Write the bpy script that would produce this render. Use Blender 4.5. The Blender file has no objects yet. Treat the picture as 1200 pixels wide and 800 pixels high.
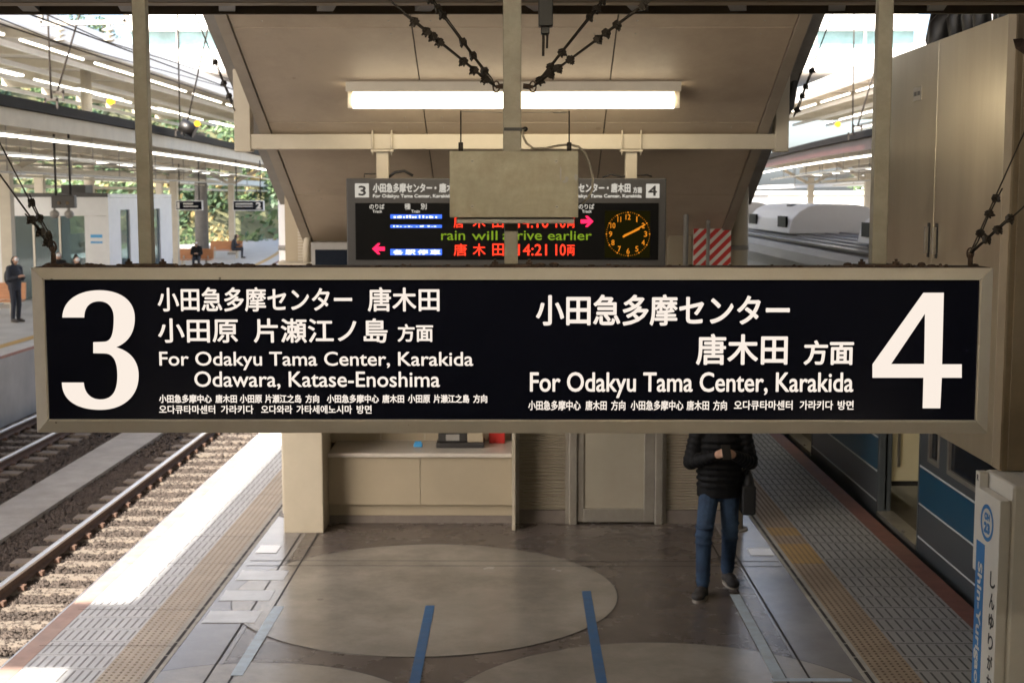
import bpy, math, random
from mathutils import Vector, Matrix
R = math.radians
random.seed(7)
SC = bpy.context.scene
COL = SC.collection

# ------------------------------------------------------------------ camera, sky, sun, exposure
FPX = 1600.0                      # focal length in pixels of the 1200 px wide photograph
CH = 3.35                         # eye height above the platform
cam_d = bpy.data.cameras.new('camera')
cam = bpy.data.objects.new('camera', cam_d); COL.objects.link(cam)
cam_d.sensor_width = 36.0; cam_d.lens = 36.0 * FPX / 1200.0
cam_d.clip_start = 0.05; cam_d.clip_end = 2000
cam.location = (0, 0, CH)
cam.rotation_euler = (R(90 - 6.07), 0, R(0.36))
cam_d.dof.use_dof = True; cam_d.dof.focus_distance = 5.25; cam_d.dof.aperture_fstop = 7.0
SC.camera = cam
SC.view_settings.view_transform = 'Standard'; SC.view_settings.look = 'None'
SC.view_settings.gamma = 1.0; SC.view_settings.exposure = 2.05
SC.view_settings.use_curve_mapping = False
SC.cycles.use_denoising = True
SC.cycles.max_bounces = 8; SC.cycles.diffuse_bounces = 5; SC.cycles.glossy_bounces = 4
SC.cycles.transmission_bounces = 6; SC.cycles.sample_clamp_indirect = 8.0
SUN_EL, SUN_AZ = 40.0, 149.0       # azimuth measured from +Y (along the line) towards -X
wd = bpy.data.worlds.new('World'); SC.world = wd; wd.use_nodes = True
nt = wd.node_tree; bg = nt.nodes['Background']
sky = nt.nodes.new('ShaderNodeTexSky'); sky.sky_type = 'NISHITA'; sky.sun_disc = False
sky.sun_elevation = R(SUN_EL); sky.sun_rotation = R(-SUN_AZ)
sky.dust_density = 4.0; sky.air_density = 0.8; sky.ozone_density = 0.6
nt.links.new(sky.outputs[0], bg.inputs[0]); bg.inputs[1].default_value = 0.15
sd = bpy.data.lights.new('sun', 'SUN'); sd.energy = 5.0; sd.angle = R(0.5); sd.color = (1, 0.93, 0.83)
so = bpy.data.objects.new('sun', sd); COL.objects.link(so)
sv = Vector((-math.sin(R(SUN_AZ)) * math.cos(R(SUN_EL)), math.cos(R(SUN_AZ)) * math.cos(R(SUN_EL)), math.sin(R(SUN_EL))))
so.rotation_euler = sv.to_track_quat('Z', 'Y').to_euler(); so.location = sv * 60

CM = Matrix.Rotation(R(0.36), 3, 'Z') @ Matrix.Rotation(R(90 - 6.07), 3, 'X')
def ray(u, v):
    return CM @ Vector(((u - 600) / FPX, (400 - v) / FPX, -1))
def P(u, v, Y):                   # the point at distance Y along the platform seen at (u, v)
    d = ray(u, v); return Vector((0, 0, CH)) + d * (Y / d.y)
def G(u, v, z=0.0):               # the point at height z seen at (u, v)
    d = ray(u, v); return Vector((0, 0, CH)) + d * ((z - CH) / d.z)

# ------------------------------------------------------------------ helpers
class MB:
    def __init__(s): s.v = []; s.f = []; s.m = []; s.sm = []
    def face(s, idx, mi=0, sm=False): s.f.append(tuple(idx)); s.m.append(mi); s.sm.append(sm)
    def add(s, vs, fs, mi=0, sm=False):
        o = len(s.v); s.v += [tuple(v) for v in vs]
        for f in fs: s.face([i + o for i in f], mi, sm)
    def box(s, x0, x1, y0, y1, z0, z1, mi=0):
        s.add([(x0,y0,z0),(x1,y0,z0),(x1,y1,z0),(x0,y1,z0),(x0,y0,z1),(x1,y0,z1),(x1,y1,z1),(x0,y1,z1)],
              [(0,3,2,1),(4,5,6,7),(0,1,5,4),(1,2,6,5),(2,3,7,6),(3,0,4,7)], mi)
        return s
    def obox(s, c, hx, hy, hz, M, mi=0):
        c = Vector(c)
        vs = [c + M @ Vector((a*hx, b*hy, d*hz)) for d in (-1,1) for a, b in ((-1,-1),(1,-1),(1,1),(-1,1))]
        s.add(vs, [(0,3,2,1),(4,5,6,7),(0,1,5,4),(1,2,6,5),(2,3,7,6),(3,0,4,7)], mi); return s
    def bar(s, a, b, w, h, mi=0):          # rectangular bar from a to b
        a, b = Vector(a), Vector(b); d = (b - a); L = d.length
        q = d.to_track_quat('Y', 'Z').to_matrix()
        return s.obox((a + b) / 2, w / 2, L / 2, h / 2, q, mi)
    def tube(s, pts, r, n=8, mi=0, caps=True):
        pts = [Vector(p) for p in pts]; o = len(s.v); k = len(pts)
        rs = r if isinstance(r, (list, tuple)) else [r] * k
        t0 = (pts[1] - pts[0]).normalized()
        up = Vector((0, 0, 1)) if abs(t0.z) < 0.9 else Vector((1, 0, 0))
        nx = t0.cross(up).normalized()
        for i, p in enumerate(pts):
            t = (pts[min(i+1, k-1)] - pts[max(i-1, 0)]).normalized()
            nx = (nx - t * nx.dot(t)).normalized(); ny = t.cross(nx)
            for j in range(n):
                a = 2 * math.pi * j / n
                s.v.append(tuple(p + (nx * math.cos(a) + ny * math.sin(a)) * rs[i]))
        for i in range(k - 1):
            for j in range(n):
                s.face((o+i*n+j, o+i*n+(j+1)%n, o+(i+1)*n+(j+1)%n, o+(i+1)*n+j), mi, True)
        if caps:
            s.face([o + j for j in range(n)][::-1], mi); s.face([o + (k-1)*n + j for j in range(n)], mi)
        return s
    def ell(s, c, r, M=None, n=14, m=9, mi=0):
        c = Vector(c); M = M or Matrix.Identity(3)
        if isinstance(r, (int, float)): r = (r, r, r)
        o = len(s.v)
        s.v.append(tuple(c + M @ Vector((0, 0, r[2]))))
        for i in range(1, m):
            th = math.pi * i / m
            for j in range(n):
                a = 2 * math.pi * j / n
                s.v.append(tuple(c + M @ Vector((r[0]*math.sin(th)*math.cos(a), r[1]*math.sin(th)*math.sin(a), r[2]*math.cos(th)))))
        s.v.append(tuple(c + M @ Vector((0, 0, -r[2])))); e = len(s.v) - 1
        for j in range(n):
            s.face((o, o+1+j, o+1+(j+1)%n), mi, True)
            s.face((e, o+1+(m-2)*n+(j+1)%n, o+1+(m-2)*n+j), mi, True)
            for i in range(m - 2):
                s.face((o+1+i*n+j, o+1+(i+1)*n+j, o+1+(i+1)*n+(j+1)%n, o+1+i*n+(j+1)%n), mi, True)
        return s
    def cap(s, a, b, ra, rb, n=12):        # tapered capsule
        a, b = Vector(a), Vector(b); d = b - a; L = d.length
        if L < 1e-6: return s.ell(a, ra)
        t = d / L; pts = []; rs = []
        for i in range(5):
            q = math.pi/2 * i / 4; pts.append(a - t*ra*math.cos(q)); rs.append(max(ra*math.sin(q), ra*0.02))
        for i in range(5):
            q = math.pi/2 * i / 4; pts.append(b + t*rb*math.sin(q)); rs.append(max(rb*math.cos(q), rb*0.02))
        return s.tube(pts, rs, n)
    def quad(s, a, b, c, d, mi=0): s.add([a, b, c, d], [(0,1,2,3)], mi); return s
    def prism_x(s, yz, x0, x1, mi=0):      # polygon in (y, z) extruded along x
        n = len(yz); s.add([(x0, y, z) for y, z in yz] + [(x1, y, z) for y, z in yz],
            [tuple(range(n))[::-1], tuple(range(n, 2*n))] + [(i, (i+1)%n, n+(i+1)%n, n+i) for i in range(n)], mi); return s
    def prism_y(s, xz, y0, y1, mi=0):
        n = len(xz); s.add([(x, y0, z) for x, z in xz] + [(x, y1, z) for x, z in xz],
            [tuple(range(n)), tuple(range(n, 2*n))[::-1]] + [(i, n+i, n+(i+1)%n, (i+1)%n) for i in range(n)], mi); return s
    def prism_z(s, xy, z0, z1, mi=0):
        n = len(xy); s.add([(x, y, z0) for x, y in xy] + [(x, y, z1) for x, y in xy],
            [tuple(range(n))[::-1], tuple(range(n, 2*n))] + [(i, (i+1)%n, n+(i+1)%n, n+i) for i in range(n)], mi); return s

def build(name, mb, mats, parent=None, bevel=0, label=None, smooth=False):
    me = bpy.data.meshes.new(name)
    me.from_pydata(mb.v, [], mb.f)
    if not isinstance(mats, (list, tuple)): mats = [mats]
    for m in mats: me.materials.append(m)
    me.polygons.foreach_set('material_index', mb.m)
    me.polygons.foreach_set('use_smooth', [True]*len(mb.f) if smooth else mb.sm)
    me.update()
    o = bpy.data.objects.new(name, me); COL.objects.link(o)
    if parent is not None:
        o.parent = parent
        L = parent.location.copy(); q = parent.parent
        while q is not None: L += q.location; q = q.parent
        me.transform(Matrix.Translation(-L))       # parts are written in world metres
    if label: o['label'] = label
    if bevel:
        b = o.modifiers.new('bevel', 'BEVEL'); b.width = bevel; b.segments = 2; b.limit_method = 'ANGLE'
    return o
def thing(name, label, cat, loc=(0,0,0), group=None):
    o = bpy.data.objects.new(name, None); COL.objects.link(o); o.location = loc
    o.empty_display_size = 0.1
    return tag(o, label, cat, group)
def tag(o, label, cat, group=None):
    o['label'] = label; o['category'] = cat
    if group: o['group'] = group
    return o
def struct(name, mb, mats, **k):
    o = build(name, mb, mats, **k); o['kind'] = 'structure'; return o
def stuff(o): o['kind'] = 'stuff'; return o
def dup(root, off, label=None):
    r = root.copy(); COL.objects.link(r); r.location = Vector(root.location) + Vector(off)
    if label: r['label'] = label
    for ch in list(root.children):
        c = ch.copy(); COL.objects.link(c); c.parent = r
        for g in list(ch.children):
            d = g.copy(); COL.objects.link(d); d.parent = c
    return r

# ------------------------------------------------------------------ materials
def mat(name, col, rough=0.6, metal=0.0, var=0.12, scale=3.0, bump=0.0, bscale=60.0, dirt=None, dirt_amt=0.0, dscale=1.2,
        spec=0.5, coat=0.0, stretch=(1,1,1), rvar=0.0, specks=0.0, speck_scale=4.0, speck_col=(0.05,0.04,0.032)):
    m = bpy.data.materials.new(name); m.use_nodes = True; t = m.node_tree; N = t.nodes; Lk = t.links
    b = N['Principled BSDF']; b.inputs['Roughness'].default_value = rough; b.inputs['Metallic'].default_value = metal
    b.inputs['Specular IOR Level'].default_value = spec; b.inputs['Coat Weight'].default_value = coat
    tc = N.new('ShaderNodeTexCoord'); mp = N.new('ShaderNodeMapping'); mp.inputs['Scale'].default_value = stretch
    Lk.new(tc.outputs['Object'], mp.inputs['Vector'])
    n1 = N.new('ShaderNodeTexNoise'); n1.inputs['Scale'].default_value = scale; n1.inputs['Detail'].default_value = 6; n1.inputs['Roughness'].default_value = 0.65
    Lk.new(mp.outputs[0], n1.inputs['Vector'])
    r1 = N.new('ShaderNodeValToRGB'); e = r1.color_ramp.elements
    e[0].position = 0.3; e[1].position = 0.7
    e[0].color = tuple(max(0, c*(1-var)) for c in col) + (1,); e[1].color = tuple(min(1, c*(1+var)) for c in col) + (1,)
    Lk.new(n1.outputs[0], r1.inputs[0]); out = r1.outputs[0]
    if dirt is not None:
        n2 = N.new('ShaderNodeTexNoise'); n2.inputs['Scale'].default_value = dscale; n2.inputs['Detail'].default_value = 9; n2.inputs['Roughness'].default_value = 0.72
        Lk.new(mp.outputs[0], n2.inputs['Vector'])
        r2 = N.new('ShaderNodeValToRGB'); r2.color_ramp.elements[0].position = 0.44; r2.color_ramp.elements[1].position = 0.80
        r2.color_ramp.elements[0].color = (0,0,0,1); r2.color_ramp.elements[1].color = (dirt_amt,)*3 + (1,)
        Lk.new(n2.outputs[0], r2.inputs[0])
        mx = N.new('ShaderNodeMix'); mx.data_type = 'RGBA'; mx.inputs[7].default_value = tuple(dirt) + (1,)
        Lk.new(r2.outputs[0], mx.inputs[0]); Lk.new(out, mx.inputs[6]); out = mx.outputs[2]
    if specks:
        vo = N.new('ShaderNodeTexVoronoi'); vo.inputs['Scale'].default_value = speck_scale; Lk.new(tc.outputs['Object'], vo.inputs['Vector'])
        sp = N.new('ShaderNodeSeparateColor'); Lk.new(vo.outputs['Color'], sp.inputs[0])
        ml = N.new('ShaderNodeMath'); ml.operation = 'MULTIPLY_ADD'; ml.inputs[1].default_value = 0.22; ml.inputs[2].default_value = -0.13; Lk.new(sp.outputs[0], ml.inputs[0])
        lt = N.new('ShaderNodeMath'); lt.operation = 'LESS_THAN'; Lk.new(vo.outputs['Distance'], lt.inputs[0]); Lk.new(ml.outputs[0], lt.inputs[1])
        mu = N.new('ShaderNodeMath'); mu.operation = 'MULTIPLY'; mu.inputs[1].default_value = specks; Lk.new(lt.outputs[0], mu.inputs[0])
        ms = N.new('ShaderNodeMix'); ms.data_type = 'RGBA'; ms.inputs[7].default_value = tuple(speck_col) + (1,)
        Lk.new(mu.outputs[0], ms.inputs[0]); Lk.new(out, ms.inputs[6]); out = ms.outputs[2]
    Lk.new(out, b.inputs['Base Color'])
    if rvar:
        mr = N.new('ShaderNodeMapRange'); mr.inputs[1].default_value = 0.3; mr.inputs[2].default_value = 0.7
        mr.inputs[3].default_value = max(0.03, rough - rvar); mr.inputs[4].default_value = min(1, rough + rvar)
        Lk.new(n1.outputs[0], mr.inputs[0]); Lk.new(mr.outputs[0], b.inputs['Roughness'])
    if bump:
        n3 = N.new('ShaderNodeTexNoise'); n3.inputs['Scale'].default_value = bscale; n3.inputs['Detail'].default_value = 4
        Lk.new(mp.outputs[0], n3.inputs['Vector'])
        bp = N.new('ShaderNodeBump'); bp.inputs['Strength'].default_value = bump; bp.inputs['Distance'].default_value = 0.02
        Lk.new(n3.outputs[0], bp.inputs['Height']); Lk.new(bp.outputs[0], b.inputs['Normal'])
    return m
def emit(name, col, s):
    m = bpy.data.materials.new(name); m.use_nodes = True; t = m.node_tree
    t.nodes.remove(t.nodes['Principled BSDF']); e = t.nodes.new('ShaderNodeEmission')
    e.inputs[0].default_value = tuple(col) + (1,); e.inputs[1].default_value = s
    t.links.new(e.outputs[0], t.nodes['Material Output'].inputs[0]); return m
def glass(name, col=(0.75,0.85,0.85), rough=0.03, mixf=0.75):
    m = bpy.data.materials.new(name); m.use_nodes = True; t = m.node_tree; b = t.nodes['Principled BSDF']
    b.inputs['Base Color'].default_value = tuple(c*0.25 for c in col) + (1,); b.inputs['Roughness'].default_value = rough
    tr = t.nodes.new('ShaderNodeBsdfTransparent'); tr.inputs[0].default_value = tuple(col) + (1,)
    mx = t.nodes.new('ShaderNodeMixShader'); mx.inputs[0].default_value = mixf
    t.links.new(b.outputs[0], mx.inputs[1]); t.links.new(tr.outputs[0], mx.inputs[2])
    t.links.new(mx.outputs[0], t.nodes['Material Output'].inputs[0]); return m

GRIME = (0.10, 0.075, 0.05); RUST = (0.09, 0.04, 0.02)
M = dict(
 floor=mat('floor_concrete', (0.145,0.122,0.105), 0.27, specks=0.7, speck_scale=3.5, var=0.28, scale=1.6, bump=0.08, bscale=35, dirt=(0.07,0.055,0.045), dirt_amt=0.9, dscale=0.9, rvar=0.025),
 circle=mat('circle_concrete', (0.33,0.30,0.25), 0.25, specks=0.4, speck_scale=3.0, speck_col=(0.1,0.085,0.07), var=0.2, scale=1.3, bump=0.06, bscale=40, dirt=(0.14,0.115,0.09), dirt_amt=0.85, dscale=0.8, rvar=0.025),
 slab=mat('edge_slab', (0.23,0.215,0.20), 0.24, var=0.2, scale=1.2, bump=0.03, bscale=30, dirt=(0.15,0.135,0.125), dirt_amt=0.6, dscale=1.0, rvar=0.025),
 groove=mat('groove', (0.035,0.03,0.028), 0.8),
 bartile_sun=mat('bar_tile_sunlit', (0.56,0.57,0.58), 0.5, var=0.1, scale=4, dirt=(0.40,0.39,0.38), dirt_amt=0.5), bargroove_sun=mat('bar_groove_sunlit', (0.30,0.30,0.30), 0.8, var=0.2),  # left tile and groove copies, lightened to paint in sun and sky light
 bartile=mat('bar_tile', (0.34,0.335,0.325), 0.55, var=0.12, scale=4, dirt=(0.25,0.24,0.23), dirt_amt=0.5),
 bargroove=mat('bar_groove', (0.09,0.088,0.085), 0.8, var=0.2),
 dottile_sun=mat('dot_tile_sunlit', (0.47,0.41,0.34), 0.6, var=0.12, scale=4, dirt=(0.33,0.27,0.21), dirt_amt=0.6), dot_sun=mat('dot_nub_sunlit', (0.27,0.22,0.16), 0.6, var=0.2),  # left dot tile and nubs in a paler colour, painted as sunlit
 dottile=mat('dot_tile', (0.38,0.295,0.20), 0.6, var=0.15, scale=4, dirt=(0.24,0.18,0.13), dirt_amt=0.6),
 yellowtile=mat('yellow_tile', (0.46,0.29,0.085), 0.6, var=0.15, dirt=(0.3,0.2,0.1), dirt_amt=0.5),
 dot=mat('dot_nub', (0.17,0.115,0.07), 0.6, var=0.2),
 curb=mat('drain_curb', (0.42,0.40,0.35), 0.6, var=0.2, scale=8),
 red_sun=mat('edge_red_sunlit', (0.37,0.25,0.205), 0.6, var=0.2, scale=5, dirt=(0.4,0.33,0.28), dirt_amt=0.6),  # red paled to paint the sun's glare on the left edge
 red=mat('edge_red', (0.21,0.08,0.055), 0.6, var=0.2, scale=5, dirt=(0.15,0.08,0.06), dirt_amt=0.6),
 blue=mat('blue_tape', (0.045,0.14,0.30), 0.5, var=0.15, scale=14, dirt=(0.15,0.15,0.15), dirt_amt=0.5, dscale=6),
 paleblue=mat('pale_blue_tape', (0.50,0.60,0.68), 0.5, var=0.12, scale=12, dirt=(0.3,0.29,0.28), dirt_amt=0.6, dscale=5),
 white=mat('white_marker', (0.88,0.88,0.87), 0.3, var=0.04, scale=9), patch=mat('sky_glare_patch', (0.50,0.51,0.52), 0.3, var=0.12, scale=6, dirt=(0.35,0.34,0.33), dirt_amt=0.6, dscale=4),  # patch colour stands for sky reflected in the floor
 ballast=mat('ballast_stone', (0.048,0.036,0.029), 0.9, var=0.5, scale=9, bump=0.4, bscale=40),
 ballast_bed=mat('ballast_bed', (0.026,0.02,0.016), 0.95, var=0.5, scale=20, bump=1.0, bscale=30),
 earth=mat('earth', (0.12,0.10,0.075), 0.95, var=0.3, scale=0.3),
 sleeper=mat('sleeper_concrete', (0.15,0.125,0.10), 0.85, var=0.2, scale=6, bump=0.2, dirt=(0.14,0.10,0.075), dirt_amt=0.7, dscale=3),
 railtop=mat('rail_head', (0.80,0.78,0.75), 0.36, metal=1.0, var=0.06, scale=4, stretch=(10,0.3,1)),
 railweb=mat('rail_web', (0.09,0.05,0.033), 0.8, var=0.3, scale=9, bump=0.2),
 conc=mat('concrete', (0.27,0.255,0.235), 0.8, var=0.18, scale=2.5, bump=0.2, bscale=25, dirt=(0.15,0.13,0.11), dirt_amt=0.6, dscale=1.2),
 cream=mat('cream_paint', (0.45,0.40,0.305), 0.5, var=0.06, scale=2.5, bump=0.03, dirt=(0.36,0.30,0.22), dirt_amt=0.45, dscale=1.6),
 creamw=mat('cream_wall', (0.36,0.305,0.215), 0.6, var=0.07, scale=1.4, bump=0.04, dirt=(0.34,0.28,0.20), dirt_amt=0.5, dscale=1.0),
 soffit=mat('soffit_panel', (0.43,0.35,0.26), 0.55, var=0.07, scale=1.1, bump=0.03, bscale=25, dirt=(0.25,0.185,0.13), dirt_amt=0.7, dscale=0.9, specks=0.4, speck_scale=3, speck_col=(0.2,0.15,0.1)),
 soffitw=mat('soffit_edge', (0.31,0.26,0.20), 0.5, var=0.1, scale=3, dirt=(0.2,0.15,0.11), dirt_amt=0.5),
 pole=mat('pole_paint', (0.24,0.225,0.18), 0.5, var=0.12, scale=7, bump=0.08, bscale=50, dirt=(0.13,0.085,0.05), dirt_amt=0.8, dscale=6, specks=0.85, speck_scale=22),
 plate=mat('plate_paint', (0.31,0.285,0.215), 0.42, var=0.24, scale=6, bump=0.08, bscale=40, dirt=(0.15,0.115,0.075), dirt_amt=1.0, dscale=3.5, specks=0.85, speck_scale=13),
 frame=mat('sign_frame', (0.54,0.51,0.455), 0.42, metal=0.2, var=0.07, scale=3, bump=0.02, dirt=(0.28,0.22,0.16), dirt_amt=0.5, dscale=3, specks=0.7, speck_scale=14),
 rust=mat('rust_crud', (0.05,0.03,0.02), 0.95, var=0.5, scale=14, bump=0.8, bscale=60),
 navy=mat('navy_face', (0.0045,0.0055,0.0125), 0.16, var=0.1, spec=0.3, rvar=0.025),
 wire=mat('steel_wire', (0.035,0.028,0.022), 0.6, metal=0.4, var=0.3, scale=30),
 dark=mat('dark_metal', (0.022,0.02,0.019), 0.6, var=0.2, scale=5),
 brown=mat('brown_steel', (0.13,0.095,0.06), 0.6, var=0.15, scale=4, dirt=(0.05,0.035,0.02), dirt_amt=0.6),
 beige=mat('beige_steel', (0.33,0.26,0.17), 0.55, var=0.12, scale=3, dirt=(0.14,0.1,0.06), dirt_amt=0.5),
 grey=mat('grey_case', (0.046,0.044,0.043), 0.5, var=0.08, scale=4),
 greyp=mat('grey_paint', (0.28,0.27,0.25), 0.5, var=0.1, scale=4, dirt=(0.15,0.12,0.1), dirt_amt=0.5),
 black=mat('black_panel', (0.004,0.004,0.004), 0.5, var=0.1, spec=0.1),
 steel=mat('cabinet_steel', (0.60,0.54,0.42), 0.33, metal=0.85, var=0.06, scale=1.5, stretch=(1,1,0.15), bump=0.015, bscale=200, dirt=(0.34,0.27,0.18), dirt_amt=0.45, dscale=2.2, rvar=0.06),
 cabend=mat('cabinet_end', (0.24,0.185,0.115), 0.5, var=0.12, scale=2.5, dirt=(0.1,0.065,0.035), dirt_amt=0.6, dscale=1.8),
 cable=mat('black_cable', (0.006,0.005,0.0045), 0.45, var=0.2, scale=8),
 cablegrey=mat('grey_cable', (0.24,0.21,0.16), 0.5, var=0.1),
 shutter=mat('shutter', (0.37,0.33,0.26), 0.5, var=0.08, scale=2.5, dirt=(0.28,0.22,0.17), dirt_amt=0.5, dscale=2),
 door=mat('door_panel', (0.33,0.30,0.235), 0.45, var=0.08, scale=1.4, dirt=(0.26,0.22,0.17), dirt_amt=0.5, dscale=1.8),
 alu=mat('aluminium', (0.37,0.345,0.30), 0.4, metal=0.6, var=0.1, scale=5, dirt=(0.22,0.18,0.14), dirt_amt=0.4, dscale=3),
 plinth=mat('plinth', (0.16,0.135,0.115), 0.7, var=0.2, scale=4),
 counter=mat('counter_top', (0.52,0.48,0.42), 0.35, var=0.08, scale=6),
 redp=mat('red_plastic', (0.55,0.03,0.025), 0.4, var=0.08),
 bluep=mat('blue_plastic', (0.06,0.32,0.62), 0.45, var=0.08),
 sign_blue=mat('sign_blue', (0.025,0.19,0.48), 0.4, var=0.04),
 sign_white=mat('sign_white', (0.72,0.69,0.62), 0.4, var=0.04, scale=4, dirt=(0.5,0.45,0.36), dirt_amt=0.3),
 sign_ink=mat('sign_ink', (0.02,0.02,0.022), 0.5, var=0.05),
 train=mat('train_steel', (0.11,0.125,0.14), 0.36, metal=0.4, var=0.05, scale=2, stretch=(1,0.2,6)),
 trainblue=mat('train_blue', (0.011,0.075,0.145), 0.35, var=0.04),
 trainwhite=mat('train_line', (0.62,0.66,0.68), 0.4, var=0.04),
 skirt=mat('train_skirt', (0.03,0.028,0.027), 0.7, var=0.3),
 roofsheet=mat('train_roof', (0.26,0.26,0.28), 0.5, var=0.25, scale=5, stretch=(3,0.4,1), dirt=(0.07,0.067,0.07), dirt_amt=0.7, dscale=2.5),
 trainroof=mat('train_roof_shoulder', (0.20,0.20,0.205), 0.55, var=0.12, scale=2, stretch=(1,0.3,3), dirt=(0.12,0.115,0.11), dirt_amt=0.5, dscale=1.5),
 acwhite=mat('ac_white', (0.62,0.62,0.63), 0.5, var=0.06, scale=2, dirt=(0.35,0.34,0.34), dirt_amt=0.35, dscale=2),
 interior=mat('train_lining', (0.62,0.55,0.36), 0.5, var=0.05),
 trfloor=mat('train_floor', (0.10,0.085,0.07), 0.5, var=0.15),
 wroof=mat('canopy_underside', (0.44,0.40,0.36), 0.6, var=0.08, scale=1.0),
 wsteel=mat('white_steel', (0.72,0.71,0.69), 0.5, var=0.05, scale=1.5),
 canopy_beige=mat('canopy_beige', (0.50,0.45,0.36), 0.55, var=0.08, scale=2, dirt=(0.3,0.24,0.17), dirt_amt=0.4),
 gutter=mat('dark_gutter', (0.006,0.0045,0.004), 0.7, var=0.2, spec=0.12),
 gutter_red=mat('maroon_gutter', (0.075,0.028,0.028), 0.45, var=0.15),
 wood=mat('bench_wood', (0.42,0.18,0.07), 0.5, var=0.18, scale=5, stretch=(0.3,3,3)),
 opp=mat('far_platform', (0.44,0.44,0.43), 0.55, var=0.15, scale=1.2),
 opp_wall=mat('shelter_white', (0.66,0.66,0.65), 0.45, var=0.05),
 pane=glass('pane_glass', (0.55,0.68,0.70), 0.04, 0.55),
 teal=mat('bridge_glass', (0.16,0.27,0.29), 0.12, var=0.3, scale=0.8),
 skin=mat('skin', (0.50,0.30,0.21), 0.5, var=0.06, scale=12),
 hair=mat('hair', (0.012,0.010,0.009), 0.5, var=0.3, scale=40, bump=0.4, bscale=120),
 jacket=mat('black_jacket', (0.006,0.006,0.007), 0.6, var=0.2, spec=0.2, scale=8, bump=0.25, bscale=22),
 navycloth=mat('navy_cloth', (0.016,0.02,0.032), 0.7, var=0.2, scale=8),
 jeans=mat('blue_jeans', (0.018,0.042,0.088), 0.8, var=0.5, scale=5, bump=0.3, bscale=26, dirt=(0.05,0.09,0.15), dirt_amt=0.6, dscale=5),
 shoe=mat('shoe_upper', (0.045,0.04,0.037), 0.7, var=0.2, scale=20), sole=mat('shoe_sole', (0.35,0.31,0.26), 0.7),
 mask=mat('face_mask', (0.75,0.75,0.76), 0.7), bag=mat('black_bag', (0.010,0.010,0.011), 0.6, var=0.2),
 bark=mat('bark', (0.07,0.05,0.035), 0.9, var=0.3, scale=8, bump=0.5), utility=mat('utility_pole', (0.18,0.17,0.16), 0.8, var=0.2, scale=3),
 leaf=mat('leaf_green', (0.10,0.16,0.065), 0.6, var=0.5, scale=0.5), leaf_dark=mat('leaf_dark', (0.05,0.09,0.045), 0.6, var=0.4, scale=0.4),
 leaf_dry=mat('leaf_dry', (0.24,0.19,0.08), 0.7, var=0.5, scale=0.5),
 hill=mat('hill_earth', (0.15,0.15,0.07), 0.95, var=0.5, scale=0.35, bump=0.5, bscale=3),
 tube=emit('tube_light', (1.0,0.86,0.62), 3.2), tube_ceil=emit('ceiling_tube', (1.0,0.86,0.64), 50.0), tube_far=emit('tube_far', (1.0,0.93,0.80), 2.2),
 trlamp=emit('train_lamp', (1.0,0.90,0.66), 0.9),
 letter=emit('lit_letter', (1.0,0.885,0.78), 0.235), led_red=emit('led_red', (1.0,0.05,0.02), 0.42), led_green=emit('led_green', (0.30,0.46,0.03), 0.17),
 led_pink=emit('led_pink', (1.0,0.02,0.09), 0.5), led_blue=emit('led_blue', (0.05,0.14,0.75), 0.45), led_white=emit('led_white', (0.9,0.92,1.0), 0.42),
 led_orange=emit('led_orange', (0.9,0.29,0.02), 0.24), clockface=emit('clock_glow', (0.05,0.042,0.008), 0.05),
 boardtext=emit('lit_header', (0.95,0.88,0.76), 0.15), screen=mat('screen_glass', (0.01,0.014,0.022), 0.12),
 amber=emit('amber_lamp', (1.0,0.45,0.03), 0.9),
)

# ------------------------------------------------------------------ writing
_tc = {}
def glyphs(s):
    if s in _tc: return _tc[s]
    c = bpy.data.curves.new('writing', 'FONT'); c.body = s; c.size = 1.0; c.resolution_u = 4
    o = bpy.data.objects.new('writing', c); COL.objects.link(o)
    dg = bpy.context.evaluated_depsgraph_get(); me = bpy.data.meshes.new_from_object(o.evaluated_get(dg))
    vs = [(v.co.x, v.co.y) for v in me.vertices]; fs = [tuple(p.vertices) for p in me.polygons]
    bpy.data.objects.remove(o); bpy.data.curves.remove(c); bpy.data.meshes.remove(me)
    _tc[s] = (vs, fs); return _tc[s]
def write(mb, s, org, U, V, w, h, bold=0.0, mi=0, n=8):
    """lays the words s in the w x h rectangle at org (lower left), U to the right and V up; bold in metres"""
    vs, fs = glyphs(s)
    x0 = min(v[0] for v in vs); x1 = max(v[0] for v in vs); y0 = min(v[1] for v in vs); y1 = max(v[1] for v in vs)
    N = U.cross(V).normalized(); sx = (w - 2*bold) / (x1 - x0); sy = (h - 2*bold) / (y1 - y0)
    offs = [(0, 0)]
    if bold: offs = [(math.cos(2*math.pi*i/n)*bold, math.sin(2*math.pi*i/n)*bold) for i in range(n)] + [(0, 0)]
    for k, (ox, oy) in enumerate(offs):
        mb.add([org + U*((x-x0)*sx + bold + ox) + V*((y-y0)*sy + bold + oy) + N*(0.00006*k) for x, y in vs], fs, mi)
def bez(pts, n=14):               # closed outline from a list of (point | (c1, c2, point))
    out = []; cur = None
    for p in pts:
        if len(p) == 2: out.append(p); cur = p
        else:
            a, b, d = p
            for i in range(1, n + 1):
                t = i / n; q = 1 - t
                out.append((q**3*cur[0]+3*q*q*t*a[0]+3*q*t*t*b[0]+t**3*d[0], q**3*cur[1]+3*q*q*t*a[1]+3*q*t*t*b[1]+t**3*d[1]))
            cur = d
    return out
def fill2d(mb, outline, holes=(), mi=0):
    """flat filled outline of world points"""
    from mathutils.geometry import tessellate_polygon
    polys = [[Vector(p) for p in outline]] + [[Vector(p) for p in h] for h in holes]
    tris = tessellate_polygon(polys); flat = [p for q in polys for p in q]
    mb.add(flat, [tuple(t) for t in tris], mi)
UX, UZ = Vector((1,0,0)), Vector((0,0,1))
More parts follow.
